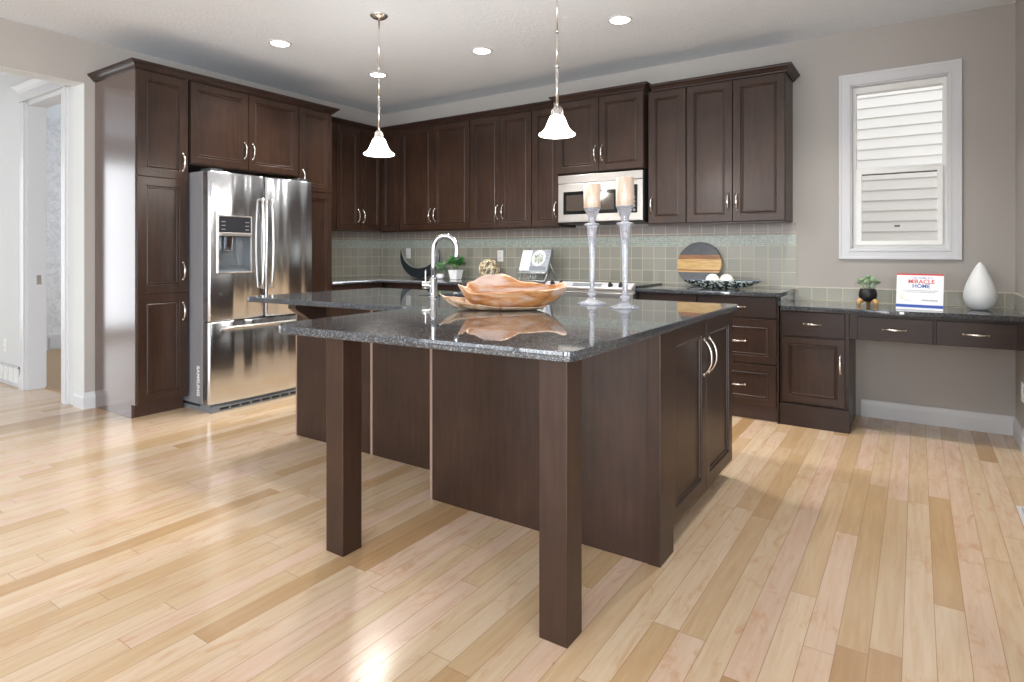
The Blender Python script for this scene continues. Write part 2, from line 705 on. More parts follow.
baseboard('baseboard_back', [(-0.34, YB), (XR, YB)])
baseboard('baseboard_right', [(XR, YB - 0.014), (XR, 0.9)])
baseboard('baseboard_left', [(XL - WT, YJ), (XL, YJ), (XL, YJ + 0.07)][::1])
baseboard('baseboard_hall', [(XH, YJ), (-7.505, YJ)])
baseboard('baseboard_hall', [(-6.595, YJ), (DX0 - 0.085, YJ)])
bm = bmesh.new()
box(bm, -8.78, -8.76, YJ + 0.13, YB, 0.012, 0.19)
for i in range(14):
    box(bm, -8.76, -8.752, YJ + 0.2 + i * 0.19, YJ + 0.36 + i * 0.19, 0.03, 0.16)
struct('baseboard_study', bm, M['trim'])
bm = bx(XL - WT - 0.02, XL - WT, -2.0, YJ - 0.03, ZC - 0.09, ZC)
struct('trim_3', bm, M['trim'])

# ------------------------------------------------------------------ window in the back wall
win = bpy.data.objects.new('window_1', None)
COL.objects.link(win)
win['kind'] = 'structure'
TX0, TX1, TZ0, TZ1 = -0.484, 0.256, 1.151, 2.517
bm = bmesh.new()


def frame_xz(bm, o, i, y0, y1):
    """picture frame between outer (x0,x1,z0,z1) and inner rect"""
    ox0, ox1, oz0, oz1 = o
    ix0, ix1, iz0, iz1 = i
    for y in (y0,):
        pass
    rings = []
    for (a0, a1, b0, b1, y) in ((ox0, ox1, oz0, oz1, y1), (ox0, ox1, oz0, oz1, y0), (ix0, ix1, iz0, iz1, y0), (ix0, ix1, iz0, iz1, y1)):
        rings.append([bm.verts.new(p) for p in ((a0, y, b0), (a1, y, b0), (a1, y, b1), (a0, y, b1))])
    for k in range(4):
        a, b = rings[k], rings[(k + 1) % 4]
        for j in range(4):
            bm.faces.new((a[j], a[(j + 1) % 4], b[(j + 1) % 4], b[j]))


frame_xz(bm, (TX0, TX1, TZ0, TZ1), (WX0 + 0.004, WX1 - 0.004, WZ0 + 0.004, WZ1 - 0.004), YB - 0.014, YB)
frame_xz(bm, (TX0, TX1, TZ0, TZ1), (TX0 + 0.018, TX1 - 0.018, TZ0 + 0.018, TZ1 - 0.018), YB - 0.02, YB - 0.014)
frame_xz(bm, (WX0 - 0.012, WX1 + 0.012, WZ0 - 0.012, WZ1 + 0.012), (WX0 + 0.004, WX1 - 0.004, WZ0 + 0.004, WZ1 - 0.004), YB - 0.019, YB - 0.014)
link('window_casing', bm, M['trim'], win, bevel=0.002)
bm = bmesh.new()
frame_xz(bm, (WX0, WX1, WZ0, WZ1), (WX0 + 0.012, WX1 - 0.012, WZ0 + 0.012, WZ1 - 0.012), YB - 0.002, YB + 0.15)
link('window_lining', bm, M['trim'], win)
bm = bmesh.new()
frame_xz(bm, (WX0 + 0.008, WX1 - 0.008, WZ0 + 0.008, WZ1 - 0.008), (WX0 + 0.036, WX1 - 0.036, WZ0 + 0.045, WZ1 - 0.055), YB + 0.06, YB + 0.13)
box(bm, WX0 + 0.03, WX1 - 0.03, YB + 0.062, YB + 0.12, 1.785, 1.825)
link('window_frame', bm, M['white_plastic'], win, bevel=0.003)
bm = bmesh.new()
frame_xz(bm, (WX0 + 0.034, WX1 - 0.034, WZ0 + 0.036, 1.81), (WX0 + 0.072, WX1 - 0.068, 1.285, 1.776), YB + 0.035, YB + 0.066)
sash = link('window_sash', bm, M['white_plastic'], win, bevel=0.003)
link('sash_gasket', bx(WX0 + 0.072, WX1 - 0.068, YB + 0.048, YB + 0.054, 1.768, 1.777), M['black_matte'], sash)
link('sash_label', bx(-0.135, -0.10, YB + 0.043, YB + 0.0455, 1.385, 1.398), M['dark_grey'], sash)
link('pane', bx(WX0 + 0.07, WX1 - 0.066, YB + 0.047, YB + 0.051, 1.28, 1.78), M['pane'], sash)
link('pane', bx(WX0 + 0.034, WX1 - 0.034, YB + 0.095, YB + 0.099, 1.82, WZ1 - 0.05), M['pane'], win)

# the neighbour's siding seen through it: lapped boards
bm = bmesh.new()
yy = 6.85
zb = -0.3
E_ = 0.1005
while zb < 4.6:
    prism(bm, [(yy - 0.016, zb - 0.006), (yy - 0.003, zb + E_), (yy + 0.02, zb + E_), (yy + 0.02, zb - 0.006)], -5.0, 5.0, 'yz')
    zb += E_
o = link('neighbour_siding', bm, simple('white_vinyl_siding', srgb(220, 217, 211), 0.5))
tag(o, 'white lapped vinyl siding of the house next door seen through window', 'siding')
o = struct('ground_outside', bx(-8, 8, YB + 0.3, 9.0, -0.4, -0.3), simple('outdoor_gravel', srgb(150, 146, 138), 0.9))

# ------------------------------------------------------------------ backsplash
bm = bmesh.new()
box(bm, XL + 0.010, -0.772, YB - 0.010, YB - 0.001, 0.921, 1.43)
o = link('tile_backsplash', bm, mk_tile('backsplash_tile_x', 0, 0.92, True))
tag(o, 'beige square tile backsplash with mosaic band behind the range wall', 'backsplash')
bm = bmesh.new()
box(bm, XL + 0.001, XL + 0.009, 3.86, YB - 0.001, 0.921, 1.44)
o = link('tile_backsplash', bm, mk_tile('backsplash_tile_y', 1, 0.92, True))
tag(o, 'tiled backsplash with mosaic band on the left wall beside the fridge cabinets', 'backsplash')
bm = bmesh.new()
box(bm, -0.772, XR - 0.001, YB - 0.009, YB, 0.832, 0.931)
box(bm, XR - 0.009, XR, 4.54, YB - 0.009, 0.832, 0.931)
t = link('tile_backsplash', bm, mk_tile('desk_tile', 0, 0.83, False))
bm = bmesh.new()
box(bm, -0.772, XR - 0.001, YB - 0.012, YB, 0.931, 0.938)
box(bm, XR - 0.012, XR, 4.54, YB - 0.009, 0.931, 0.938)
link('tile_cap', bm, simple('tile_cap_cream', srgb(206, 200, 184), 0.4), t)
tag(t, 'single row of beige tiles with cream cap along the back of the desk', 'backsplash')


# ------------------------------------------------------------------ cabinet makers (local frame: front at y=0 facing -Y, x to the right)
def shaker(x0, x1, z0, z1, t=0.02, w=0.058, y=0.0):
    bm = bmesh.new()
    steps = [(0.0, y), (0.0, y - t), (w, y - t), (w + 0.002, y - t + 0.008), (w + 0.006, y - t + 0.008), (w + 0.016, y - t + 0.004), (w + 0.019, y - t + 0.012)]
    rings = []
    for s, yy in steps:
        rings.append([bm.verts.new(p) for p in ((x0 + s, yy, z0 + s), (x1 - s, yy, z0 + s), (x1 - s, yy, z1 - s), (x0 + s, yy, z1 - s))])
    for a, b in zip(rings, rings[1:]):
        for j in range(4):
            bm.faces.new((a[j], a[(j + 1) % 4], b[(j + 1) % 4], b[j]))
    bm.faces.new(rings[-1])
    bm.faces.new(rings[0][::-1])
    return bm


def slab(x0, x1, z0, z1, t=0.02, y=0.0):
    return bx(x0, x1, y - t, y, z0, z1)


def pull(parent, x, y, z, axis='z', L=0.128, out=0.03, r=0.0045, mat='nickel', name='handle'):
    """bow pull, feet on the surface at y, bulging to -Y"""
    bm = bmesh.new()
    N = 14
    pts, rad = [], []
    for i in range(N + 1):
        s = -1 + 2 * i / N
        a = s * L / 2
        d = out * (1 - abs(s) ** 2.4) + 0.001
        w = r * (1.0 + 0.55 * (1 - abs(s)) ** 0.8)
        p = (x, y - d, z + a) if axis == 'z' else (x + a, y - d, z)
        pts.append(p)
        rad.append((w, r * 0.85) if axis == 'z' else (r * 0.85, w))
    tube(bm, pts, rad, 10)
    for s in (-1, 1):
        a = s * L / 2
        c = (x, y, z + a) if axis == 'z' else (x + a, y, z)
        q = (x, y - 0.005, z + a) if axis == 'z' else (x + a, y - 0.005, z)
        tube(bm, [c, q], r * 1.7, 10)
    return link(name, bm, M[mat], parent, smooth=True)


def carcass(x0, x1, d, z0, z1, toe=None, mat='espresso', toe_in=0.055):
    bm = bmesh.new()
    box(bm, x0, x1, 0.0, d, z0, z1)
    return bm


G = 0.0018   # half gap between doors


def cab(name, label, cat, loc, rotz, w, d, z0, z1, doors, group=None, side=None, toe_in=0.06, toe=True):
    """doors: (x0,x1,z0,z1,kind,handle) kind 'd' framed / 's' slab; handle None or (x,z,axis[,L])"""
    r = root(name, label, cat, loc, rotz, group)
    bm = bmesh.new()
    cz0 = z0
    if z0 <= 0.11 and toe:
        cz0 = 0.1
        b2 = bx(0.002, w - 0.002, toe_in, d - 0.002, 0.0, 0.1)
        link('toe_kick', b2, M['toe'], r)
    box(bm, 0, w, 0.0, d, cz0, z1)
    link('carcass', bm, M['espresso'], r, bevel=0.0015)
    for dd in doors:
        x0, x1, a, b, kind, h = dd[:6]
        bmd = shaker(x0 + G, x1 - G, a + G, b - G, w=(dd[6] if len(dd) > 6 else 0.055)) if kind[0] == 'd' else slab(x0 + G, x1 - G, a + G, b - G)
        nm = 'drawer' if kind in ('s', 'dd') else ('panel' if kind == 'dp' else 'door')
        o = link(nm, bmd, M['espresso_h' if kind == 's' else 'espresso'], r, bevel=0.002)
        if h:
            hy = -0.02
            pull(o, h[0], hy, h[1], h[2], *(h[3:] if len(h) > 3 else ()))
    return r


CROWN = [(0, 0), (0.010, 0), (0.011, 0.008), (0.020, 0.014), (0.030, 0.027), (0.040, 0.034), (0.045, 0.036), (0.046, 0.042), (0.050, 0.044), (0.050, 0.051), (0, 0.051)]


def crown(label, path, z, parent=None):
    bm = bmesh.new()
    sweep(bm, path, CROWN, z)
    o = link('crown_molding', bm, M['espresso_h'])
    tag(o, label, 'molding')
    return o


# ---- tall wall of cabinets around the fridge (faces +X)
FX = -4.66      # carcass front, doors stand 2 cm proud
R90 = R(90)
TD = 0.64
ZT = 2.53
t = root('pantry_cabinet', 'tall dark brown pantry cabinet with three stacked doors left of the fridge', 'cabinet', (FX, 2.11, 0), R90)
link('carcass', bx(0.018, 0.374, 0, TD, 0.1, ZT), M['espresso'], t, bevel=0.0015)
bm = bmesh.new()
prism(bm, [(-0.0, 0.1), (-0.0, ZT), (TD, ZT), (TD, 0.0), (0.055, 0.0), (0.055, 0.1)], 0.0, 0.017, 'yz')
o = link('side_panel', bm, M['side_panel'], t, bevel=0.0015)
o['label'] = 'glossy finished end panel'
link('toe_kick', bx(0.018, 0.372, 0.058, TD - 0.002, 0, 0.1), M['toe'], t)
for a, b, hz in ((0.1, 0.896, 0.755), (0.896, 1.752, 1.06), (1.752, 2.52, 1.885)):
    o = link('door', shaker(0.004 + G, 0.371 - G, a + G, b - G, w=0.062), M['espresso'], t, bevel=0.002)
    pull(o, 0.332, -0.02, hz, 'z')
cab('fridge_top_cabinet', 'wide dark cabinet with two doors above the stainless fridge', 'cabinet', (FX, 2.497, 0), R90, 0.983, TD, 1.88, ZT,
    [(0.002, 0.49, 1.888, 2.52, 'd', (0.455, 2.045, 'z')), (0.492, 0.982, 1.888, 2.52, 'd', (0.527, 2.045, 'z'))])
cab('tall_cabinet', 'tall dark cabinet with an upper and a lower door right of the fridge', 'cabinet', (FX, 3.482, 0), R90, 0.375, TD, 0.0, ZT,
    [(0.003, 0.37, 0.1, 1.758, 'd', (0.04, 1.1, 'z')), (0.003, 0.37, 1.762, 2.52, 'd', (0.042, 1.885, 'z'))])
crown('dark crown molding over the fridge wall cabinets, wrapping the pantry side',
      [(XL, 2.108), (FX + 0.021, 2.108), (FX + 0.021, 3.858), (-4.90, 3.858)], 2.522)

# ---- left run of uppers
UZ0, UZ1 = 1.435, 2.52
UX = -4.98
t = cab('wall_cabinet', 'dark two door upper cabinet on the left wall beside the room corner', 'cabinet', (UX, 3.862, 0), R90, 0.962, 0.322, UZ0, 2.53,
        [(0.315, 0.64, UZ0, UZ1, 'd', (0.607, 1.59, 'z')), (0.645, 0.955, UZ0, UZ1, 'd', (0.678, 1.59, 'z')), (0.002, 0.312, UZ0, UZ1, 'd', None)])
# ---- back run of uppers (faces -Y), door faces at y=4.79
UY = 4.81
UD = YB - 0.011 - UY
cab('wall_cabinet', 'narrow single door dark upper cabinet in the back left corner', 'cabinet', (-4.975, UY, 0), 0, 0.302, UD, UZ0, 2.53,
    [(0.022, 0.302, UZ0, UZ1, 'd', None)])
ux = lambda x: x


def upper(label, x0, x1, splits, handles, z0=UZ0, y=UY, zt=2.53, dz1=UZ1, depth=None):
    doors = []
    xs = [x0] + splits + [x1]
    for i in range(len(xs) - 1):
        h = handles[i]
        hh = None
        if h == 'r':
            hh = (xs[i + 1] - 0.032 - x0, z0 + 0.155, 'z')
        elif h == 'l':
            hh = (xs[i] + 0.032 - x0, z0 + 0.155, 'z')
        doors.append((xs[i] - x0 + 0.001, xs[i + 1] - x0 - 0.001, z0 + 0.002, dz1, 'd', hh))
    return cab('wall_cabinet', label, 'cabinet', (x0, y, 0), 0, x1 - x0, depth or (YB - 0.011 - y), z0, zt, doors)


upper('dark two door upper cabinet above the crescent sculpture', -4.668, -3.712, [-4.195], ['r', 'l'])
upper('dark two door upper cabinet above the rattan ball', -3.708, -2.984, [-3.340], ['r', 'l'])
upper('narrow single door dark upper cabinet immediately left of the microwave', -2.98, -2.692, [], ['r'])
upper('short dark two door cabinet mounted over the microwave', -2.688, -1.868, [-2.27], ['r', 'l'], z0=1.897, y=4.755, zt=2.545, dz1=2.535)
upper('narrow single door dark upper cabinet immediately right of the microwave', -1.848, -1.532, [], ['l'])
upper('dark two door upper cabinet at the right end above the round board', -1.528, -0.80, [-1.172], ['r', 'l'])
crown('dark crown molding running round the corner over the left and back wall cabinets',
      [(UX + 0.021, 3.862), (UX + 0.021, UY - 0.021), (-2.745, UY - 0.021)], 2.524)
crown('short raised crown molding over the microwave cabinet', [(-2.688, UY + 0.1), (-2.688, 4.733), (-1.868, 4.733), (-1.868, UY + 0.1)], 2.537)
crown('dark crown molding over the right hand wall cabinets with return at the end', [(-1.812, UY - 0.021), (-0.799, UY - 0.021), (-0.799, YB)], 2.522)
# light rail under the uppers
bm = bmesh.new()
box(bm, -4.95, -2.70, UY - 0.014, UY + 0.01, UZ0 - 0.014, UZ0 - 0.001)
o = link('light_rail', bm, M['espresso_h'])
tag(o, 'thin wooden light rail under the back wall cabinets left of the microwave', 'rail')
bm = bmesh.new()
box(bm, -1.85, -0.80, UY - 0.014, UY + 0.01, UZ0 - 0.014, UZ0 - 0.001)
o = link('light_rail', bm, M['espresso_h'])
tag(o, 'thin wooden light rail under the wall cabinets right of the microwave', 'rail')

# ---- microwave
MX0, MX1, MZ0, MZ1, MY = -2.668, -1.872, 1.455, 1.885, 4.735
t = root('microwave', 'stainless over the range microwave with dark window hung under short cabinet', 'microwave', (MX0, MY, MZ0))
mw, mh = MX1 - MX0, MZ1 - MZ0
link('housing', bx(0.0, mw, 0.03, YB - 0.011 - MY, 0.0, mh), M['black_matte'], t, bevel=0.003)
link('vent_panel', bx(0.0, mw - 0.002, 0.0, 0.03, mh - 0.075, mh - 0.004), M['microwave_steel'], t, bevel=0.003)
o = link('door', bx(0.0, mw - 0.002, 0.0, 0.03, 0.012, mh - 0.079), M['microwave_steel'], t, bevel=0.004)
link('window', bx(0.055, 0.575, -0.003, 0.0, 0.08, mh - 0.15), M['black_gloss'], o, bevel=0.001)
link('window_glass', bx(0.085, 0.54, -0.005, -0.003, 0.11, mh - 0.18), M['oven_window'], o, bevel=0.001)
bm = bmesh.new()
tube(bm, [(0.61, -0.002, 0.05), (0.61, -0.035, 0.065), (0.61, -0.042, 0.17), (0.61, -0.035, 0.27), (0.61, -0.002, 0.285)], 0.009, 10)
link('handle', bm, M['steel_flat'], o, smooth=True)
o = link('control_panel', bx(0.645, mw - 0.045, -0.004, 0.0, 0.075, mh - 0.12), M['black_gloss'], t, bevel=0.001)
bm = bmesh.new()
for i in range(4):
    for j in range(3):
        box(bm, 0.66 + j * 0.027, 0.678 + j * 0.027, -0.006, -0.004, 0.09 + i * 0.035, 0.108 + i * 0.035)
link('keypad', bm, M['mid_grey'], o)

# ------------------------------------------------------------------ base cabinets
BY = 4.58       # carcass front; door faces at 4.56
BD = YB - 0.003 - BY
CZ = 0.889


def base_x(label, x0, x1, doors, name='base_cabinet', y=BY, zt=CZ):
    return cab(name, label, 'cabinet', (x0, y, 0), 0, x1 - x0, YB - 0.003 - y, 0.0, zt, doors, toe_in=0.03)


def stack3(w, h=True):
    c = w / 2
    return [(0.002, w - 0.002, 0.735, 0.884, 's', (c, 0.81, 'x')),
            (0.002, w - 0.002, 0.408, 0.725, 'dd', (c, 0.565, 'x'), 0.05),
            (0.002, w - 0.002, 0.105, 0.402, 'dd', (c, 0.25, 'x'), 0.05)]


t = base_x('dark three drawer base cabinet at right end of the range wall', -1.372, -0.812, stack3(0.555))
link('end_stile', bx(0.5605, 0.568, -0.021, BD - 0.01, 0.0, CZ), M['espresso'], t, bevel=0.0015)
base_x('narrow dark base cabinet between the range and the drawer stack', -1.834, -1.376,
       [(0.002, 0.456, 0.735, 0.884, 's', (0.229, 0.81, 'x')), (0.002, 0.456, 0.105, 0.725, 'd', (0.05, 0.62, 'z'))])
base_x('dark base cabinet just left of the range behind the island', -3.36, -2.66,
       [(0.002, 0.698, 0.735, 0.884, 's', (0.35, 0.81, 'x')), (0.002, 0.349, 0.105, 0.725, 'd', (0.31, 0.62, 'z')), (0.35, 0.698, 0.105, 0.725, 'd', (0.39, 0.62, 'z'))])
base_x('dark base cabinet under the small potted plants', -4.08, -3.364,
       [(0.002, 0.357, 0.735, 0.884, 's', (0.18, 0.81, 'x')), (0.358, 0.714, 0.735, 0.884, 's', (0.536, 0.81, 'x')), (0.002, 0.357, 0.105, 0.725, 'd', (0.32, 0.62, 'z')), (0.358, 0.714, 0.105, 0.725, 'd', (0.395, 0.62, 'z'))])
base_x('dark corner base cabinet under the crescent sculpture', -4.60, -4.084,
       [(0.0, 0.514, 0.735, 0.884, 's', (0.26, 0.81, 'x')), (0.0, 0.514, 0.105, 0.725, 'd', (0.47, 0.62, 'z'))])
cab('base_cabinet', 'dark base cabinet along the left wall beside the tall cabinet', 'cabinet', (-4.725, 3.862, 0), R90, 0.70, 0.57, 0.0, CZ,
    [(0.002, 0.35, 0.735, 0.884, 's', (0.17, 0.81, 'x')), (0.352, 0.698, 0.735, 0.884, 's', (0.52, 0.81, 'x')), (0.002, 0.35, 0.105, 0.725, 'd', (0.31, 0.62, 'z')), (0.352, 0.698, 0.105, 0.725, 'd', (0.39, 0.62, 'z'))], toe_in=0.03)


def slab_curve(name, outline, holes, z0, z1, mat, bevel=0.0015):
    """granite slab from a 2D outline with holes"""
    cu = bpy.data.curves.new(name, 'CURVE')
    cu.dimensions = '2D'
    cu.fill_mode = 'BOTH'
    cu.extrude = (z1 - z0) / 2 - bevel
    cu.bevel_depth = bevel
    cu.bevel_resolution = 2
    cu.offset = -bevel
    for pts in [outline] + holes:
        s = cu.splines.new('POLY')
        s.points.add(len(pts) - 1)
        for i, p in enumerate(pts):
            s.points[i].co = (p[0], p[1], 0, 1)
        s.use_cyclic_u = True
    o = bpy.data.objects.new(name, cu)
    COL.objects.link(o)
    dg = bpy.context.evaluated_depsgraph_get()
    dg.update()
    me = bpy.data.meshes.new_from_object(o.evaluated_get(dg))
    bpy.data.objects.remove(o)
    me.transform(Matrix.Translation((0, 0, (z0 + z1) / 2)))
    me.materials.clear()
    me.materials.append(mat)
    ob = bpy.data.objects.new(name, me)
    COL.objects.link(ob)
    return ob


def fillet(pts, radii, n=8):
    out = []
    N = len(pts)
    for i in range(N):
        p = Vector(pts[i])
        r = radii[i]
        if r <= 0:
            out.append(tuple(p))
            continue
        a = (Vector(pts[i - 1]) - p).normalized()
        b = (Vector(pts[(i + 1) % N]) - p).normalized()
        ang = a.angle(b)
        d = r / math.tan(ang / 2)
        c = p + (a + b).normalized() * (r / math.sin(ang / 2))
        s, e = p + a * d - c, p + b * d - c
        tot = s.angle(e)
        sg = 1 if s.x * e.y - s.y * e.x > 0 else -1
        for k in range(n + 1):
            th = sg * tot * k / n
            out.append((c.x + s.x * math.cos(th) - s.y * math.sin(th), c.y + s.x * math.sin(th) + s.y * math.cos(th)))
    return out


CT0, CT1 = 0.890, 0.920
o = slab_curve('worktop', [(-4.67, 3.865), (-4.67, 4.505), (-2.652, 4.505), (-2.652, YB - 0.01), (XL + 0.01, YB - 0.01), (XL + 0.01, 3.865)], [], CT0, CT1, M['granite'])
tag(o, 'dark speckled granite worktop turning the back left corner of the kitchen', 'worktop')
o = slab_curve('worktop', [(-1.838, 4.505), (-0.782, 4.505), (-0.782, YB - 0.01), (-1.838, YB - 0.01)], [], CT0, CT1, M['granite'])
tag(o, 'dark speckled granite worktop right of the range under the round board', 'worktop')
o = slab_curve('worktop', [(-0.786, 4.53), (XR - 0.003, 4.53), (XR - 0.003, YB - 0.01), (-0.786, YB - 0.01)], [], 0.80, 0.831, M['granite'])
tag(o, 'lower dark granite desk top under the window', 'worktop')
link('side_splash', bx(-0.802, -0.785, 4.535, YB - 0.012, 0.832, 0.889), M['granite'], o, bevel=0.001)
# ---- desk
DY = 4.60
t = cab('desk_cabinet', 'small dark desk cabinet with one drawer and one door', 'cabinet', (-0.80, DY, 0), 0, 0.425, YB - 0.003 - DY, 0.0, 0.799,
        [(0.012, 0.404, 0.624, 0.792, 's', (0.205, 0.71, 'x', 0.1)), (0.012, 0.404, 0.16, 0.616, 'd', (0.375, 0.45, 'z', 0.115), 0.045)], toe=False)
link('plinth', bx(0.0, 0.43, -0.03, 0.0, 0.0, 0.15), M['espresso_h'], t, bevel=0.002)
t = root('desk_apron', 'dark desk apron with two slim drawers spanning to the right wall', 'drawer unit', (-0.374, DY, 0.0))
bm = bmesh.new()
box(bm, 0.0, XR + 0.374 - 0.003, 0.0, YB - 0.02 - DY, 0.625, 0.798)
link('apron_box', bm, M['espresso_h'], t, bevel=0.0015)
for a, b in ((0.05, 0.458), (0.475, 0.866)):
    o = link('drawer', slab(a, b, 0.628, 0.778), M['espresso_h'], t, bevel=0.002)
    pull(o, (a + b) / 2, -0.02, 0.705, 'x', 0.12)

# ------------------------------------------------------------------ range
SX0, SX1, SY = -2.645, -1.848, 4.47
t = root('range', 'stainless slide in range with white control strip and black cooktop', 'stove', (SX0, SY, 0))
sw = SX1 - SX0
link('body', bx(0.004, sw - 0.004, 0.05, YB - 0.012 - SY, 0.08, 0.9), M['steel_flat'], t)
link('toe_kick', bx(0.01, sw - 0.01, 0.09, 0.5, 0, 0.08), M['black_matte'], t)
o = link('oven_door', bx(0.004, sw - 0.004, 0.005, 0.05, 0.27, 0.875), M['steel_flat'], t, bevel=0.004)
link('oven_window', bx(0.12, sw - 0.12, 0.002, 0.005, 0.4, 0.68), M['black_gloss'], o)
bm = bmesh.new()
tube(bm, [(0.08, 0.004, 0.8), (0.09, -0.04, 0.8), (0.3, -0.05, 0.8), (sw - 0.09, -0.04, 0.8), (sw - 0.08, 0.004, 0.8)], 0.011, 10)
link('handle', bm, M['steel_flat'], o, smooth=True)
link('drawer', bx(0.004, sw - 0.004, 0.005, 0.05, 0.085, 0.262), M['steel_flat'], t, bevel=0.004)
bm = bmesh.new()
prism(bm, [(0.0, 0.898), (-0.025, 0.905), (-0.03, 0.915), (0.035, 0.955), (0.06, 0.955), (0.06, 0.898)], 0.0, sw - 0.002, 'yz')
cp = link('control_panel', bm, simple('pale_steel_panel', (0.75, 0.77, 0.8, 1), 0.28, 0.6), t, bevel=0.003)
sl = math.atan2(0.04, 0.065)
for kx in (0.075, 0.16, sw - 0.19, sw - 0.1):
    bm = bmesh.new()
    ring_lathe(bm, [(0.021, 0), (0.021, 0.006), (0.016, 0.008), (0.015, 0.022), (0.012, 0.025)], 20)
    box(bm, -0.003, 0.003, -0.016, 0.016, 0.02, 0.03)
    bmesh.ops.transform(bm, matrix=Matrix.Translation((kx, 0.0, 0.934)) @ Matrix.Rotation(sl, 4, 'X'), verts=bm.verts[:])
    link('knob', bm, M['black_matte'], cp, smooth=False)
bm = bmesh.new()
box(bm, -0.13, 0.13, -0.02, 0.02, 0.0, 0.002)
bmesh.ops.transform(bm, matrix=Matrix.Translation((sw / 2, 0.0, 0.935)) @ Matrix.Rotation(sl, 4, 'X'), verts=bm.verts[:])
link('display', bm, M['mid_grey'], cp)
link('cooktop', bx(0.0, sw, 0.06, YB - 0.012 - SY, 0.9, 0.934), M['black_gloss'], t, bevel=0.003)
bm = bmesh.new()
for cxx, cyy, rr in ((0.2, 0.2, 0.1), (0.58, 0.2, 0.085), (0.2, 0.45, 0.08), (0.58, 0.45, 0.1)):
    bm = lathe([(rr - 0.003, 0.934), (rr - 0.003, 0.9345), (rr, 0.9345), (rr, 0.934)], 40, (cxx, cyy, 0), False, False)
    link('burner_ring', bm, M['mid_grey'], t)

# ------------------------------------------------------------------ refrigerator (faces +X)
FRX, FRY0, FRW = -4.37, 2.486, 0.935
t = root('refrigerator', 'stainless french door refrigerator with water dispenser and bottom freezer', 'refrigerator', (FRX, FRY0, 0), R90)
link('body', bx(0.012, FRW - 0.012, 0.1, 0.9, 0.05, 1.815), M['fridge_side'], t, bevel=0.006)
link('door_gasket', bx(0.02, FRW - 0.02, 0.078, 0.1, 0.06, 1.805), M['dark_grey'], t)
link('hinge_cover', bx(0.03, 0.13, 0.03, 0.16, 1.815, 1.835), M['dark_grey'], t, bevel=0.004)
link('hinge_cover', bx(FRW - 0.13, FRW - 0.03, 0.03, 0.16, 1.815, 1.835), M['dark_grey'], t, bevel=0.004)
bm = bmesh.new()
prism(bm, [(0.0, 0.0), (0.0, 0.035), (0.03, 0.055), (0.12, 0.055), (0.15, 0.03), (0.8, 0.03), (0.8, 0.0)], 0.02, FRW - 0.02, 'yz')
link('kick_grille', bm, M['mid_grey'], t)
bm = bmesh.new()
for i in range(9):
    box(bm, 0.09 + i * 0.088, 0.16 + i * 0.088, -0.003, 0.0, 0.012, 0.028)
link('grille_slot', bm, M['black_matte'], t)
for sx in (0.06, FRW - 0.06):
    link('foot', lathe([(0.02, 0), (0.02, 0.03)], 16, (sx, 0.06, 0)), M['black_matte'], t)


def curved_door(x0, x1, z0, z1, hole=None, bulge=0.016, thick=0.076):
    """front bows out; rounded vertical edges; optional rectangular opening"""
    bm = bmesh.new()
    NX = 24
    xs = set()
    for i in range(NX + 1):
        xs.add(round(x0 + (x1 - x0) * i / NX, 5))
    for q in (0.002, 0.006, 0.012, 0.02):
        xs.add(round(x0 + q, 5))
        xs.add(round(x1 - q, 5))
    if hole:
        xs = {x for x in xs if min(abs(x - hole[0]), abs(x - hole[1])) > 0.008}
        xs.add(hole[0])
        xs.add(hole[1])
    xs = sorted(xs)
    zs = sorted({z0, z0 + 0.006, z1 - 0.006, z1} | ({hole[2], hole[3]} if hole else set()))

    def yf(x, z):
        s = 2 * (x - x0) / (x1 - x0) - 1
        y = -bulge * (1 - s * s)
        e = min(x - x0, x1 - x)
        if e < 0.02:
            y += 0.02 * (1 - math.sqrt(max(0, 1 - (1 - e / 0.02) ** 2)))
        if z in (z0, z1):
            y += 0.004
        return y
    g = [[bm.verts.new((x, yf(x, z), z)) for x in xs] for z in zs]
    for j in range(len(zs) - 1):
        for i in range(len(xs) - 1):
            if hole and xs[i] >= hole[0] - 1e-6 and xs[i + 1] <= hole[1] + 1e-6 and zs[j] >= hole[2] - 1e-6 and zs[j + 1] <= hole[3] + 1e-6:
                continue
            bm.faces.new((g[j][i], g[j][i + 1], g[j + 1][i + 1], g[j + 1][i]))
    # back and sides
    bk = [[bm.verts.new((x, thick, z)) for x in xs] for z in (z0, z1)]
    for i in range(len(xs) - 1):
        bm.faces.new((g[0][i], bk[0][i], bk[0][i + 1], g[0][i + 1]))
        bm.faces.new((g[-1][i], g[-1][i + 1], bk[1][i + 1], bk[1][i]))
        bm.faces.new((bk[0][i], bk[1][i], bk[1][i + 1], bk[0][i + 1]))
    for i in (0, -1):
        bm.faces.new([g[j][i] for j in range(len(zs))] + [bk[1][i], bk[0][i]])
    return bm


hx0, hx1, hz0, hz1 = 0.07, 0.335, 1.05, 1.475
ld = link('door', curved_door(0.0, 0.467, 0.685, 1.808, (hx0, hx1, hz0, hz1)), M['steel'], t, smooth=True)
rd = link('door', curved_door(0.473, FRW, 0.685, 1.808), M['steel'], t, smooth=True)
fd = link('freezer_drawer', curved_door(0.0, FRW, 0.062, 0.676, None, 0.02), M['steel'], t, smooth=True)
for o in (ld, rd, fd):
    m_ = o.modifiers.new('smooth', 'EDGE_SPLIT')
    m_.split_angle = R(50)
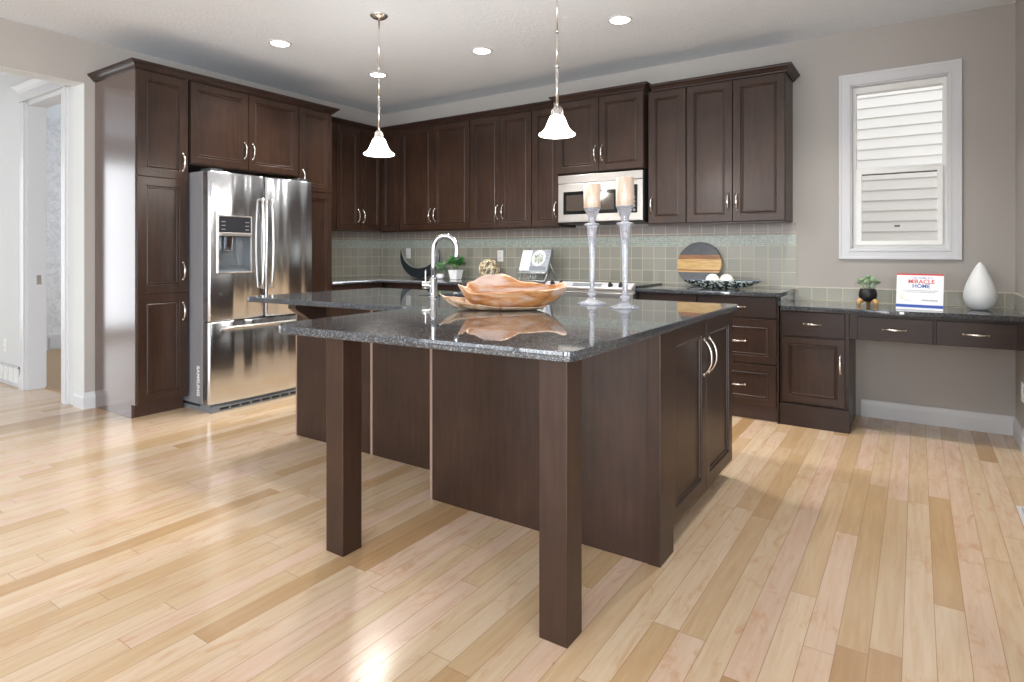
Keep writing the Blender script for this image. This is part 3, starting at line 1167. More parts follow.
# dispenser
bm = bmesh.new()
y0, y1 = -0.017, 0.06
cz1 = 1.325
vs = lambda *a: [bm.verts.new(p) for p in a]
q = [(hx0, y0 + 0.004, hz0), (hx1, y0 + 0.004, hz0), (hx1, y0 + 0.004, cz1), (hx0, y0 + 0.004, cz1)]
b_ = [(hx0 + 0.02, y1, hz0 + 0.05), (hx1 - 0.02, y1, hz0 + 0.05), (hx1 - 0.02, y1, cz1), (hx0 + 0.02, y1, cz1)]
A = vs(*q)
B = vs(*b_)
bm.faces.new(B)
for j in range(4):
    bm.faces.new((A[j], A[(j + 1) % 4], B[(j + 1) % 4], B[j]))
dsp = link('dispenser', bm, simple('dispenser_grey', srgb(120, 126, 132), 0.3, 0.5), ld)
bm = bmesh.new()
frame_xz(bm, (hx0 - 0.008, hx1 + 0.008, hz0 - 0.008, hz1 + 0.008), (hx0 + 0.002, hx1 - 0.002, hz0 + 0.002, hz1 - 0.002), -0.022, 0.0)
link('bezel', bm, M['steel_flat'], dsp, bevel=0.003)
pn = link('touch_panel', bx(hx0 + 0.001, hx1 - 0.001, -0.02, 0.04, 1.352, hz1 - 0.001), simple('charcoal_panel', srgb(44, 45, 50), 0.25), dsp, bevel=0.002)
bm = bmesh.new()
for i in range(3):
    for xx in (hx0 + 0.02, hx1 - 0.05):
        box(bm, xx, xx + 0.032, -0.0212, -0.0195, 1.372 + i * 0.029, 1.379 + i * 0.029)
link('button_mark', bm, M['mid_grey'], pn)
link('trim_bar', bx(hx0, hx1, -0.026, 0.02, 1.325, 1.352), M['steel_flat'], dsp, bevel=0.003)
bm = bmesh.new()
prism(bm, [(0.005, 1.325), (0.04, 1.325), (0.05, 1.22), (0.02, 1.21)], hx0 + 0.075, hx0 + 0.13, 'yz')
link('water_lever', bm, M['chrome'], dsp, bevel=0.006)
bm = bmesh.new()
tube(bm, [(hx0 + 0.165, 0.02, 1.31), (hx0 + 0.175, 0.035, 1.2), (hx0 + 0.2, 0.045, 1.1)], 0.004, 8)
link('ice_lever', bm, M['chrome'], dsp)
# handles


def bow(pts, r, parent):
    bm = bmesh.new()
    tube(bm, pts, r, 12)
    return link('handle', bm, M['steel_flat'], parent, smooth=True)


for hx, dr in ((0.428, ld), (0.512, rd)):
    pts = [(hx, -0.004, 0.925)]
    for i in range(13):
        s = i / 12
        pts.append((hx, -0.032 - 0.022 * math.sin(PI * s), 0.915 + 0.715 * s))
    pts.append((hx, -0.004, 1.62))
    bow(pts, 0.011, dr)
pts = [(0.11, -0.01, 0.628), (0.115, -0.05, 0.63)]
for i in range(9):
    s = i / 8
    pts.append((0.12 + 0.7 * s, -0.056 - 0.012 * math.sin(PI * s), 0.63))
pts += [(0.825, -0.05, 0.63), (0.83, -0.01, 0.628)]
bow(pts, 0.013, fd)


def text_mesh(name, s, size, mat, parent, matrix, ext=0.0006, align='CENTER', bold=0.0):
    cu = bpy.data.curves.new(name, 'FONT')
    cu.body = s
    cu.size = size
    cu.align_x = align
    cu.align_y = 'CENTER'
    cu.extrude = ext
    cu.offset = bold
    o = bpy.data.objects.new(name, cu)
    COL.objects.link(o)
    dg = bpy.context.evaluated_depsgraph_get()
    dg.update()
    me = bpy.data.meshes.new_from_object(o.evaluated_get(dg))
    bpy.data.objects.remove(o)
    me.transform(matrix)
    me.materials.clear()
    me.materials.append(mat)
    ob = bpy.data.objects.new(name, me)
    COL.objects.link(ob)
    ob.parent = parent
    return ob


# lettering down the fridge side (face at local x=0.012, looking to -x)
mt = Matrix.Translation((0.0112, 0.165, 0.235)) @ Matrix(((0, 0, -1, 0), (0, -1, 0, 0), (-1, 0, 0, 0), (0, 0, 0, 1)))
mt = Matrix.Translation((0.0112, 0.162, 0.225)) @ Matrix.Rotation(R(-90), 4, 'Z') @ Matrix.Rotation(R(90), 4, 'X') @ Matrix.Rotation(R(-90), 4, 'Z')
text_mesh('side_lettering', 'SAMSUNG', 0.05, M['white_plastic'], t, mt, 0.0006, 'CENTER', 0.0012)

# ------------------------------------------------------------------ island
IZ0, IZ1 = 0.890, 0.920
IF, IBK = 2.232, 3.36
t = root('island_cabinet', 'island cabinet with two framed doors on its right end and plain dark front', 'cabinet', (-1.968, IF, 0))
iw = 1.968 - 0.842
link('carcass', bx(0.02, iw, 0.02, IBK - IF, 0.1, IZ0 - 0.001), M['espresso'], t)
link('front_panel', bx(0.0, iw + 0.012, 0.0, 0.02, 0.0, IZ0 - 0.001), M['espresso'], t, bevel=0.002)
link('seam_strip', bx(-0.003, 0.012, -0.003, 0.02, 0.0, IZ0 - 0.001), M['seam'], t, bevel=0.002)
link('end_panel', bx(0.0, 0.02, 0.021, 0.285, 0.0, IZ0 - 0.001), M['espresso'], t, bevel=0.002)
o = link('corner_stile', bx(iw - 0.02, iw + 0.032, -0.004, 0.145, 0.0, IZ0 - 0.001), M['espresso'], t, bevel=0.003)
link('toe_kick', bx(0.05, iw - 0.06, 0.021, IBK - IF - 0.05, 0.0, 0.1), M['toe'], t)
for a, b, h in ((0.152, 0.635, 'r'), (0.639, 1.118, 'l')):
    o = link('door', shaker(a, b, 0.09, 0.882, w=0.062), M['espresso'], t, bevel=0.0025)
    o.matrix_local = Matrix.Translation((iw + 0.001, 0, 0)) @ Matrix.Rotation(R90, 4, 'Z')
    pull(o, (b - 0.038) if h == 'r' else (a + 0.038), -0.02, 0.715, 'z', 0.16, 0.036, 0.006)
t = root('island_cabinet', 'lower left wing of the island with two plain dark panels and light seam', 'cabinet', (-3.392, 2.525, 0))
link('carcass', bx(0.004, 1.42, 0.02, 0.83, 0.0, IZ0 - 0.001), M['espresso'], t)
link('front_panel', bx(0.0, 0.695, 0.0, 0.02, 0.0, IZ0 - 0.001), M['espresso'], t, bevel=0.003)
link('seam_strip', bx(-0.004, 0.007, -0.003, 0.02, 0.0, IZ0 - 0.001), M['seam'], t, bevel=0.002)
link('front_panel', bx(0.712, 1.422, 0.0, 0.02, 0.0, IZ0 - 0.001), M['espresso'], t, bevel=0.003)
link('seam_strip', bx(0.695, 0.712, -0.003, 0.02, 0.0, IZ0 - 0.001), M['seam'], t, bevel=0.002)
for nm, (px, py) in (('slightly nearer', (-0.979, 1.616)), ('farther', (-1.977, 1.612))):
    lab = 'square dark wooden island post nearest the camera under the worktop corner' if px > -1.5 else 'square dark wooden island post at the left tip of the worktop overhang'
    o = link('island_post', bx(px, px + 0.1, py, py + 0.098, 0, IZ0 - 0.001), M['espresso'], bevel=0.003)
    tag(o, lab, 'post')
# corbel under the left wing
CBX = -3.17
bm = bmesh.new()
pts = [(2.523, 0.888), (2.30, 0.888), (2.30, 0.862)]
for i in range(9):
    s = i / 8
    pts.append((2.30 + 0.17 * s + 0.01 * math.sin(PI * s), 0.862 - 0.165 * (s ** 0.8) + 0.03 * math.sin(PI * s)))
pts += [(2.495, 0.675), (2.523, 0.67)]
prism(bm, pts, CBX, CBX + 0.07, 'yz')
o = link('corbel', bm, M['espresso'], bevel=0.004)
tag(o, 'curved wooden corbel bracket under the left end of the island worktop', 'bracket')

outline = fillet([(-2.105, 1.43), (-0.806, 1.505), (-0.806, 3.42), (-3.56, 3.42), (-3.56, 2.245), (-2.135, 2.30)],
                 [0.10, 0.035, 0.02, 0.03, 0.07, 0.10])
SNX0, SNX1, SNY0, SNY1 = -2.72, -2.0, 2.93, 3.32
hole = fillet([(SNX0, SNY0), (SNX0, SNY1), (SNX1, SNY1), (SNX1, SNY0)], [0.05] * 4, 5)
o = slab_curve('island_worktop', outline, [hole], IZ0, IZ1, M['granite'], 0.0015)
tag(o, 'large dark speckled granite island worktop, polished and L shaped', 'worktop')
t = root('sink', 'undermount stainless sink cut into the island worktop behind the faucet', 'sink', (SNX0 - 0.01, SNY0 - 0.01, 0.6885))
bm = bmesh.new()
w_, d_, h_ = SNX1 - SNX0 + 0.02, SNY1 - SNY0 + 0.02, 0.2
for a in ((0, 0.008, 0, d_), (w_ - 0.008, w_, 0, d_), (0.008, w_ - 0.008, 0, 0.008), (0.008, w_ - 0.008, d_ - 0.008, d_)):
    box(bm, a[0], a[1], a[2], a[3], 0, h_)
box(bm, 0.008, w_ - 0.008, 0.008, d_ - 0.008, 0, 0.008)
link('basin', bm, M['steel_flat'], t)
link('drain', lathe([(0.045, 0.008), (0.045, 0.011), (0.03, 0.0115), (0.0, 0.0095)], 24, (w_ / 2, d_ / 2, 0), True, False), M['chrome'], t, smooth=True)

# faucet
FA = (-2.50, 2.862, IZ1)
t = root('faucet', 'tall chrome gooseneck faucet with side lever standing on the island', 'faucet', FA, YAW - 0.15)
link('base', lathe([(0.03, 0), (0.03, 0.006), (0.026, 0.012), (0.0235, 0.02), (0.0235, 0.118), (0.020, 0.125), (0.0, 0.125)], 28, (0, 0, 0), True, False), M['chrome'], t, smooth=True)
bm = bmesh.new()
pts = [(0, 0, 0.12), (0, 0, 0.2), (0, 0, 0.27), (0, 0, 0.30)]
for i in range(1, 15):
    a = PI - i * (PI * 1.05) / 14
    pts.append((0.075 + 0.075 * math.cos(a), 0, 0.30 + 0.083 * math.sin(a)))
lx, lz = pts[-1][0], pts[-1][2]
pts += [(lx - 0.002, 0, lz - 0.03), (lx - 0.003, 0, lz - 0.05)]
tube(bm, pts, [0.0155] * (len(pts) - 2) + [0.0165, 0.0165], 16)
link('spout', bm, M['chrome'], t, smooth=True)
o = link('handle', lathe([(0.0, 0), (0.022, 0), (0.0235, 0.006), (0.0235, 0.045), (0.021, 0.05), (0.0, 0.05)], 24), M['nickel'], t, smooth=True)
o.matrix_local = Matrix.Translation((-0.02, 0, 0.078)) @ Matrix.Rotation(R(-90), 4, 'Y')
bm = bmesh.new()
tube(bm, [(0.0, 0, 0.03), (0.01, 0, 0.03), (0.08, 0, 0.03), (0.095, 0, 0.03)], [0.004, 0.006, 0.005, 0.004], 10)
link('lever', bm, M['chrome'], o, smooth=True)
o = link('air_switch', lathe([(0.016, 0), (0.016, 0.004), (0.012, 0.009), (0.0, 0.009)], 20, (0, 0, 0), True, False), M['chrome'], smooth=True)
o.location = (-2.33, 2.86, IZ1)
tag(o, 'small round chrome button on the island worktop right of the faucet', 'switch')

# ------------------------------------------------------------------ candle holders on the island
CH = [(0.052, 0.0), (0.054, 0.004), (0.05, 0.008), (0.03, 0.018), (0.014, 0.032), (0.011, 0.04), (0.022, 0.048), (0.024, 0.056), (0.013, 0.064), (0.009, 0.075)]


def candlestick(loc, hgt, label):
    t = root('candle_holder', label, 'candle holder', loc)
    k = hgt
    prof = [(0.0, 0.0), (0.078, 0.0), (0.080, 0.005), (0.062, 0.011), (0.034, 0.020), (0.019, 0.034), (0.014, 0.044), (0.024, 0.050), (0.025, 0.058),
            (0.014, 0.066), (0.0125, 0.09), (0.0145, k * 0.45), (0.018, k * 0.62), (0.025, k * 0.76), (0.029, k * 0.805), (0.031, k * 0.815),
            (0.043, k * 0.822), (0.044, k * 0.832), (0.024, k * 0.842), (0.014, k * 0.855), (0.022, k * 0.872), (0.020, k * 0.885), (0.024, k * 0.91),
            (0.040, k * 0.975), (0.045, k * 0.99), (0.045, k), (0.0, k)]
    link('stem', lathe(prof, 40, (0, 0, 0), False, False), M['crystal'], t, smooth=True)
    return t


def mk_candle():
    m = NT('mottled_tan_wax')
    c = m.coord()
    n = m.noise(m.mapping(c, (40, 40, 8)), 1.2, 4, 0.6)
    m.base(m.ramp(n, [(0.35, srgb(206, 176, 150)), (0.55, srgb(226, 204, 186)), (0.7, srgb(232, 222, 216))]))
    m.set(Roughness=0.3, Subsurface_Weight=0.1)
    m.set(Coat_Weight=0.5)
    return m.m


M['candle'] = mk_candle()
for (px, py), hg, ch, lab, cl in (((-1.468, 2.981), 0.522, 0.131, 'clear glass candlestick beside the wooden bowl, the farther and left of the pair', 'tan pillar candle on the left glass candlestick'),
                                  ((-1.224, 2.858), 0.515, 0.142, 'clear glass candlestick nearest the right edge of the island', 'tan pillar candle on the right glass candlestick')):
    candlestick((px, py, IZ1), hg, lab)
    o = root('pillar_candle', cl, 'candle', (px, py, IZ1 + hg))
    link('wax', lathe([(0.0, 0), (0.045, 0), (0.046, 0.002), (0.046, ch - 0.003), (0.043, ch), (0.012, ch - 0.004), (0.0, ch - 0.004)], 32, (0, 0, 0), False, False), M['candle'], o, smooth=True)
    bm = bmesh.new()
    tube(bm, [(0, 0, ch - 0.006), (0.001, 0, ch + 0.004), (0.003, 0, ch + 0.01)], 0.001, 6)
    link('wick', bm, M['black_matte'], o)


# ------------------------------------------------------------------ carved wooden bowl
def mk_drift():
    m = NT('carved_burl_wood')
    c = m.coord()
    n = m.noise(m.mapping(c, (3, 6, 16)), 1.5, 6, 0.6, 1.2)
    m.base(m.ramp(n, [(0.28, srgb(140, 84, 44)), (0.4, srgb(190, 130, 80)), (0.52, srgb(206, 158, 112)), (0.62, srgb(212, 192, 176)), (0.7, srgb(206, 166, 124)), (0.82, srgb(180, 124, 78))]))
    pale = m.ramp(m.noise(m.mapping(c, (2.2, 3, 9), (3, 1, 2)), 1.6, 4, 0.6, 0.8), [(0.5, (0, 0, 0, 1)), (0.62, (1, 1, 1, 1))])
    col = m.ramp(n, [(0.28, srgb(96, 54, 26)), (0.4, srgb(158, 100, 54)), (0.52, srgb(186, 134, 84)), (0.62, srgb(192, 162, 136)), (0.7, srgb(180, 132, 86)), (0.82, srgb(140, 86, 46))])
    m.base(m.mix(m.math('MULTIPLY', pale, 0.75), col, srgb(200, 182, 174)))
    m.set(Roughness=0.42)
    m.bump(n, 0.45, 0.012)
    return m.m


def mk_rind():
    m = NT('pale_root_wood')
    c = m.coord()
    n = m.noise(m.mapping(c, (9, 9, 20)), 2, 6, 0.65, 1.0)
    m.base(m.ramp(n, [(0.34, srgb(130, 88, 54)), (0.46, srgb(190, 158, 126)), (0.7, srgb(208, 190, 170))]))
    m.set(Roughness=0.6)
    m.bump(n, 0.5, 0.01)
    return m.m


def boat(L, W, rim, base, nth=96, nr=14, thick=0.012, sx=0.0, shift=None, wob=0.0, seed=1):
    """open carved shell; rim(th) -> (radius factor, height); base = flat foot factor"""
    rr = random.Random(seed)
    ph = [rr.uniform(0, 6.28) for _ in range(8)]
    bm = bmesh.new()
    outer, inner = [], []
    for j in range(nr + 1):
        s = j / nr
        ro, ri = [], []
        for i in range(nth):
            th = 2 * PI * i / nth
            k, h = rim(th)
            rad = base + (k - base) * (s ** 0.62)
            z = h * (s ** 1.7)
            w = wob * s * (math.sin(7 * th + ph[0] + 3 * s) + 0.6 * math.sin(13 * th + ph[1] - 4 * s) + 0.4 * math.sin(23 * th + ph[2]))
            x, y = L * math.cos(th) * (rad + w), W * math.sin(th) * (rad + w * 1.5)
            ro.append(bm.verts.new((x, y, z)))
            f = 1 - thick / max(0.05, math.hypot(x, y)) * (0.5 + 0.9 * (1 - s))
            ri.append(bm.verts.new((x * f, y * f, z + thick * (1.0 - 0.75 * s))))
        outer.append(ro)
        inner.append(ri)
    for rings in (outer, inner):
        for a, b in zip(rings, rings[1:]):
            for i in range(nth):
                bm.faces.new((a[i], a[(i + 1) % nth], b[(i + 1) % nth], b[i]))
        bm.faces.new(rings[0])
    for i in range(nth):
        bm.faces.new((outer[-1][i], outer[-1][(i + 1) % nth], inner[-1][(i + 1) % nth], inner[-1][i]))
    return bm


def lerp_tab(tab, th):
    d = math.degrees(th) % 360
    for (a, u, v), (b, u2, v2) in zip(tab, tab[1:]):
        if a <= d <= b:
            s = (d - a) / (b - a)
            s = s * s * (3 - 2 * s)
            return (u + (u2 - u) * s, v + (v2 - v) * s)
    return tab[-1][1:]


# angle, radius factor, rim height: 0 = right end, 90 = far side, 180 = left end, 270 = near side
TOP = [(0, 1.0, 0.112), (15, 0.98, 0.118), (40, 0.95, 0.105), (75, 1.0, 0.118), (98, 1.05, 0.158), (112, 1.05, 0.152), (135, 0.95, 0.12), (160, 0.82, 0.095), (180, 0.86, 0.112),
       (195, 0.84, 0.102), (225, 0.9, 0.07), (255, 0.95, 0.075), (285, 1.0, 0.088), (310, 1.0, 0.085), (340, 1.0, 0.098), (360, 1.0, 0.112)]
LOW = [(0, 0.62, 0.03), (30, 0.7, 0.04), (90, 0.9, 0.03), (140, 0.9, 0.05), (165, 1.02, 0.06), (180, 1.12, 0.078), (190, 1.08, 0.06), (200, 1.0, 0.064), (212, 0.98, 0.045), (235, 0.98, 0.032), (270, 0.98, 0.018), (320, 0.86, 0.016), (360, 0.62, 0.03)]
t = root('wooden_bowl', 'carved burl wood bowl with wavy orange brown rim on the island', 'bowl', (-1.692, 2.463, IZ1 + 0.001), YAW)
t.scale = (0.965, 0.965, 0.985)
o = link('inner_bowl', boat(0.30, 0.115, lambda th: lerp_tab(TOP, th), 0.42, wob=0.017, seed=3), mk_drift(), t, smooth=True)
o.location = (0.025, 0, 0.012)
o.rotation_euler = (0, 0, 0)
o = link('outer_shell', boat(0.30, 0.125, lambda th: lerp_tab(LOW, th), 0.5, nth=120, wob=0.022, seed=5, thick=0.008), mk_rind(), t, smooth=True)

# ------------------------------------------------------------------ things on the back worktops
# crescent
bm = bmesh.new()
N = 40
a0, a1 = R(163), R(376)
pts_o, pts_i = [], []
Ro = 0.25
ring = []
for i in range(N + 1):
    s = i / N
    a = a0 + (a1 - a0) * s
    w = 0.105 * math.sin(PI * s) ** 0.9 + 0.002
    cx_, cz_ = math.cos(a), math.sin(a)
    d = 0.03 * math.sin(PI * s) ** 0.7 + 0.006
    ring.append([bm.verts.new((r_ * cx_, y_, Ro + 0.0 + r_ * cz_)) for r_, y_ in ((Ro, -d * 0.5), (Ro, d * 0.5), (Ro - w, d), (Ro - w, -d))])
for a, b in zip(ring, ring[1:]):
    for j in range(4):
        f = bm.faces.new((a[j], b[j], b[(j + 1) % 4], a[(j + 1) % 4]))
        f.material_index = 1 if j == 2 else 0
bm.faces.new(ring[0])
bm.faces.new(ring[-1][::-1])
o = link('crescent_sculpture', bm, [simple('black_lacquer', srgb(36, 40, 44), 0.2), simple('silver_leaf', srgb(168, 172, 174), 0.3, 0.7)], smooth=False, bevel=0.002)
o.location = (-4.50, 4.93, 0.9215)
o.rotation_euler = (0, 0, R(10))
tag(o, 'black crescent shaped sculpture with silver inner edge on the back worktop', 'sculpture')


def leaf(bm, base, d, L, W, up=Vector((0, 0, 1)), curl=0.3, mi=0):
    d = d.normalized()
    side = d.cross(up)
    if side.length < 0.05:
        side = d.cross(Vector((1, 0, 0)))
    side.normalize()
    nrm = side.cross(d).normalized()
    rows = []
    for k, (s, w) in enumerate(((0, 0.12), (0.3, 0.8), (0.6, 1.0), (0.85, 0.6), (1.0, 0.05))):
        c = Vector(base) + d * (L * s) + nrm * (-curl * L * s * s)
        rows.append([bm.verts.new(c - side * W * w * 0.5), bm.verts.new(c + nrm * W * -0.12 * w), bm.verts.new(c + side * W * w * 0.5)])
    for a, b in zip(rows, rows[1:]):
        for j in range(2):
            f = bm.faces.new((a[j], a[j + 1], b[j + 1], b[j]))
            f.material_index = mi


def foliage(n, rad, cz, L, W, rr, squash=0.7, zmin=-0.2):
    bm = bmesh.new()
    for _ in range(n):
        u = rr.uniform(zmin, 1)
        a = rr.uniform(0, 2 * PI)
        h = math.sqrt(max(0, 1 - u * u))
        dr = Vector((h * math.cos(a), h * math.sin(a), u))
        r_ = rad * rr.uniform(0.3, 0.85)
        p = Vector((dr.x * r_, dr.y * r_, cz + dr.z * r_ * squash))
        dd = (dr + Vector((rr.uniform(-.5, .5), rr.uniform(-.5, .5), rr.uniform(-.2, .5)))).normalized()
        leaf(bm, p, dd, L * rr.uniform(0.7, 1.2), W * rr.uniform(0.7, 1.2), curl=rr.uniform(-0.1, 0.4))
    return bm


def leafmat(name, c1, c2):
    m = NT(name)
    m.base(m.mix(m.noise(m.coord(), 30, 2), c1, c2))
    m.set(Roughness=0.5)
    return m.m


t = root('potted_plant', 'bushy green plant in a white square tapered pot on the back worktop', 'plant', (-3.975, 4.90, 0.9215))
t.scale = (0.82, 0.82, 0.86)
bm = bmesh.new()
A = [bm.verts.new(p) for p in ((-0.05, -0.05, 0), (0.05, -0.05, 0), (0.05, 0.05, 0), (-0.05, 0.05, 0))]
B = [bm.verts.new(p) for p in ((-0.07, -0.07, 0.115), (0.07, -0.07, 0.115), (0.07, 0.07, 0.115), (-0.07, 0.07, 0.115))]
Cc = [bm.verts.new(p) for p in ((-0.06, -0.06, 0.115), (0.06, -0.06, 0.115), (0.06, 0.06, 0.115), (-0.06, 0.06, 0.115))]
D = [bm.verts.new(p) for p in ((-0.055, -0.055, 0.095), (0.055, -0.055, 0.095), (0.055, 0.055, 0.095), (-0.055, 0.055, 0.095))]
bm.faces.new(A)
bm.faces.new(D)
for X_, Y_ in ((A, B), (B, Cc), (Cc, D)):
    for j in range(4):
        bm.faces.new((X_[j], X_[(j + 1) % 4], Y_[(j + 1) % 4], Y_[j]))
link('pot', bm, M['white_gloss'], t, bevel=0.003)
link('foliage', foliage(300, 0.12, 0.185, 0.05, 0.03, rnd, 0.8, -0.1), leafmat('green_leaf', srgb(44, 118, 48), srgb(96, 168, 84)), t)
bm = bmesh.new()
for i in range(9):
    a = i * 0.7
    tube(bm, [(0.02 * math.cos(a), 0.02 * math.sin(a), 0.09), (0.05 * math.cos(a), 0.05 * math.sin(a), 0.2)], 0.002, 5)
link('stem', bm, leafmat('plant_stem', srgb(70, 96, 50), srgb(80, 110, 60)), t)
t = root('potted_plant', 'small trailing green plant in a round white pot beside the crescent', 'plant', (-4.17, 4.88, 0.9215))
link('pot', lathe([(0.0, 0), (0.03, 0), (0.042, 0.012), (0.046, 0.03), (0.040, 0.05), (0.034, 0.056), (0.0, 0.05)], 28, (0, 0, 0), False, False), M['white_gloss'], t, smooth=True)
link('foliage', foliage(90, 0.09, 0.105, 0.045, 0.02, rnd, 0.7, -0.3), leafmat('sage_leaf', srgb(84, 140, 90), srgb(150, 186, 140)), t)

# rattan ball
bm = bmesh.new()
for k in range(13):
    ax = Vector((rnd.gauss(0, 1), rnd.gauss(0, 1), rnd.gauss(0, 1))).normalized()
    u = ax.cross(Vector((0.3, 0.5, 0.81))).normalized()
    v = ax.cross(u)
    off = ax * rnd.uniform(-0.055, 0.055)
    r_ = math.sqrt(0.103 ** 2 - off.length ** 2)
    pts = [off + u * r_ * math.cos(2 * PI * i / 30) + v * r_ * math.sin(2 * PI * i / 30) for i in range(30)]
    tube(bm, pts + [pts[0], pts[1]], 0.0048, 6)
bmesh.ops.translate(bm, vec=(0, 0, 0.1075), verts=bm.verts[:])


def mk_rattan():
    m = NT('rattan_strips')
    m.base(m.ramp(m.noise(m.coord(), 22, 2), [(0.36, srgb(126, 104, 72)), (0.5, srgb(222, 208, 174))]))
    m.set(Roughness=0.55)
    return m.m


o = link('rattan_ball', bm, mk_rattan(), smooth=True)
o.location = (-3.585, 4.95, 0.9215)
tag(o, 'open woven rattan ball standing on the back worktop below an outlet', 'decor ball')


def outlet(name, label, M4, parent=None, w=0.072, h=0.116):
    t = root(name, label, 'outlet')
    t.matrix_world = M4
    link('cover_plate', bx(-w / 2, w / 2, -0.006, 0, -h / 2, h / 2), M['white_plastic'], t, bevel=0.002)
    for s in (-1, 1):
        o = link('socket', bx(-0.016, 0.016, -0.008, -0.006, s * 0.026 - 0.018, s * 0.026 + 0.018), M['white_plastic'], t, bevel=0.001)
        bm = bmesh.new()
        for xx in (-0.007, 0.005):
            box(bm, xx, xx + 0.002, -0.0085, -0.008, s * 0.026 - 0.004, s * 0.026 + 0.008)
        link('slot', bm, M['dark_grey'], o)
    return t


outlet('wall_outlet', 'white outlet on the tile wall just above the rattan ball', Matrix.Translation((-3.565, YB - 0.009, 1.165)))
outlet('wall_outlet', 'white outlet on the tile wall behind the black crescent', Matrix.Translation((-4.85, YB - 0.009, 1.19)))
outlet('wall_outlet', 'white outlet low on the right wall under the desk', Matrix.Translation((XR, 4.80, 0.35)) @ Matrix.Rotation(R(-90), 4, 'Z'))
outlet('wall_outlet', 'white outlet on the hall wall above the return grille', Matrix.Translation((-6.95, YJ, 0.35)))

# cookbook on its easel
tilt = R(20)
bk = root('book_easel', 'white scrolled metal easel holding the cookbook on the worktop', 'easel', (-3.0, 4.90, 0.928), R(-6))
m_e = simple('antique_silver_metal', srgb(188, 190, 190), 0.3, 0.6)
bm = bmesh.new()
for sx in (-0.15, 0.15):
    tube(bm, [(sx, -0.07, 0.002), (sx, -0.045, 0.045), (sx * 0.95, 0.075, 0.31)], 0.008, 8)
    tube(bm, [(sx, 0.02, 0.17), (sx, 0.12, 0.0)], 0.006, 8)
tube(bm, [(-0.16, -0.055, 0.085), (0.16, -0.055, 0.085)], 0.008, 8)
tube(bm, [(-0.15, -0.068, 0.006), (0.15, -0.068, 0.006)], 0.006, 8)
link('frame', bm, m_e, bk, smooth=True)
bm = bmesh.new()
box(bm, -0.16, 0.16, -0.085, -0.03, 0.075, 0.083)
for sx in (-0.13, 0.13):
    box(bm, sx - 0.008, sx + 0.008, -0.088, -0.082, 0.075, 0.105)
link('ledge', bm, m_e, bk, bevel=0.001)
bm = bmesh.new()
for s in (-1, 1):
    pts = []
    for i in range(26):
        a = i / 25 * 3.6 * PI
        r_ = 0.028 * (1 - i / 30)
        pts.append((s * (0.03 + r_ * math.cos(a)), -0.066, 0.04 + r_ * math.sin(a)))
    tube(bm, pts, 0.004, 6)
link('scroll', bm, m_e, bk, smooth=True)
bok = root('cookbook', 'open white cookbook showing a green salad plate leaning on the easel', 'book', (-3.0, 4.90, 0.928), R(-6))
MB = Matrix.Translation((0, -0.054, 0.092)) @ Matrix.Rotation(-tilt, 4, 'X')
bm = bmesh.new()
box(bm, -0.165, 0.17, -0.006, 0.006, 0.0, 0.215)
bmesh.ops.transform(bm, matrix=MB, verts=bm.verts[:])
link('cover', bm, simple('book_cover_grey', srgb(150, 156, 164), 0.4), bok, bevel=0.002)
bm = bmesh.new()
box(bm, -0.16, -0.045, -0.012, -0.006, 0.006, 0.209)
bmesh.ops.transform(bm, matrix=MB, verts=bm.verts[:])
link('page', bm, simple('paper_white', srgb(214, 216, 218), 0.6), bok, bevel=0.002)
bm = bmesh.new()
ring_lathe(bm, [(0.0, 0.0), (0.05, 0.0), (0.078, 0.003), (0.080, 0.004), (0.078, 0.0045), (0.0, 0.002)], 36, (0, 0, 0), False, False)
bmesh.ops.transform(bm, matrix=MB @ Matrix.Translation((0.045, -0.006, 0.13)) @ Matrix.Rotation(R(90), 4, 'X'), verts=bm.verts[:])
pl = link('plate_picture', bm, M['trim'], bok, smooth=True)
bm = bmesh.new()
for _ in range(110):
    a, r_ = rnd.uniform(0, 2 * PI), 0.055 * math.sqrt(rnd.random())
    x_, z_ = 0.045 + r_ * math.cos(a), 0.13 + r_ * math.sin(a)
    leaf(bm, MB @ Vector((x_, -0.0085, z_)), Vector((rnd.uniform(-1, 1), -0.15, rnd.uniform(-1, 1))), 0.018, 0.010, curl=0.0)
link('salad_picture', bm, leafmat('salad_green', srgb(104, 134, 70), srgb(176, 190, 140)), bok)
bm = bmesh.new()
box(bm, -0.035, 0.15, -0.0075, -0.006, 0.012, 0.05)
for k in range(3):
    box(bm, 0.125, 0.155, -0.0075, -0.006, 0.19 - k * 0.03, 0.2 - k * 0.03)
bmesh.ops.transform(bm, matrix=MB, verts=bm.verts[:])
link('printed_band', bm, simple('print_grey', srgb(120, 126, 134), 0.5), bok)


# round striped board leaning on the tiles
def mk_board():
    m = NT('striped_board')
    c = m.coord()
    s = m.n('ShaderNodeSeparateXYZ')
    m.l(c, s.inputs[0])
    z = s.outputs[2]
    n = m.noise(m.mapping(c, (4, 4, 40)), 1.5, 4, 0.6)
    slate = m.mix(m.noise(c, 25, 4), srgb(52, 54, 60), srgb(92, 96, 104))
    gold = m.ramp(n, [(0.35, srgb(196, 150, 84)), (0.6, srgb(226, 188, 122))])
    brown = m.ramp(n, [(0.35, srgb(132, 80, 44)), (0.6, srgb(168, 110, 66))])
    col = m.mix(m.math('MULTIPLY', m.math('GREATER_THAN', z, 0.113), m.math('LESS_THAN', z, 0.260)), slate, gold)
    col = m.mix(m.math('MULTIPLY', m.math('GREATER_THAN', z, 0.224), m.math('LESS_THAN', z, 0.260)), col, brown)
    col = m.mix(m.math('MULTIPLY', m.math('GREATER_THAN', z, 0.125), m.math('LESS_THAN', z, 0.136)), col, srgb(140, 84, 44))
    m.base(col)
    m.set(Roughness=0.35)
    return m.m


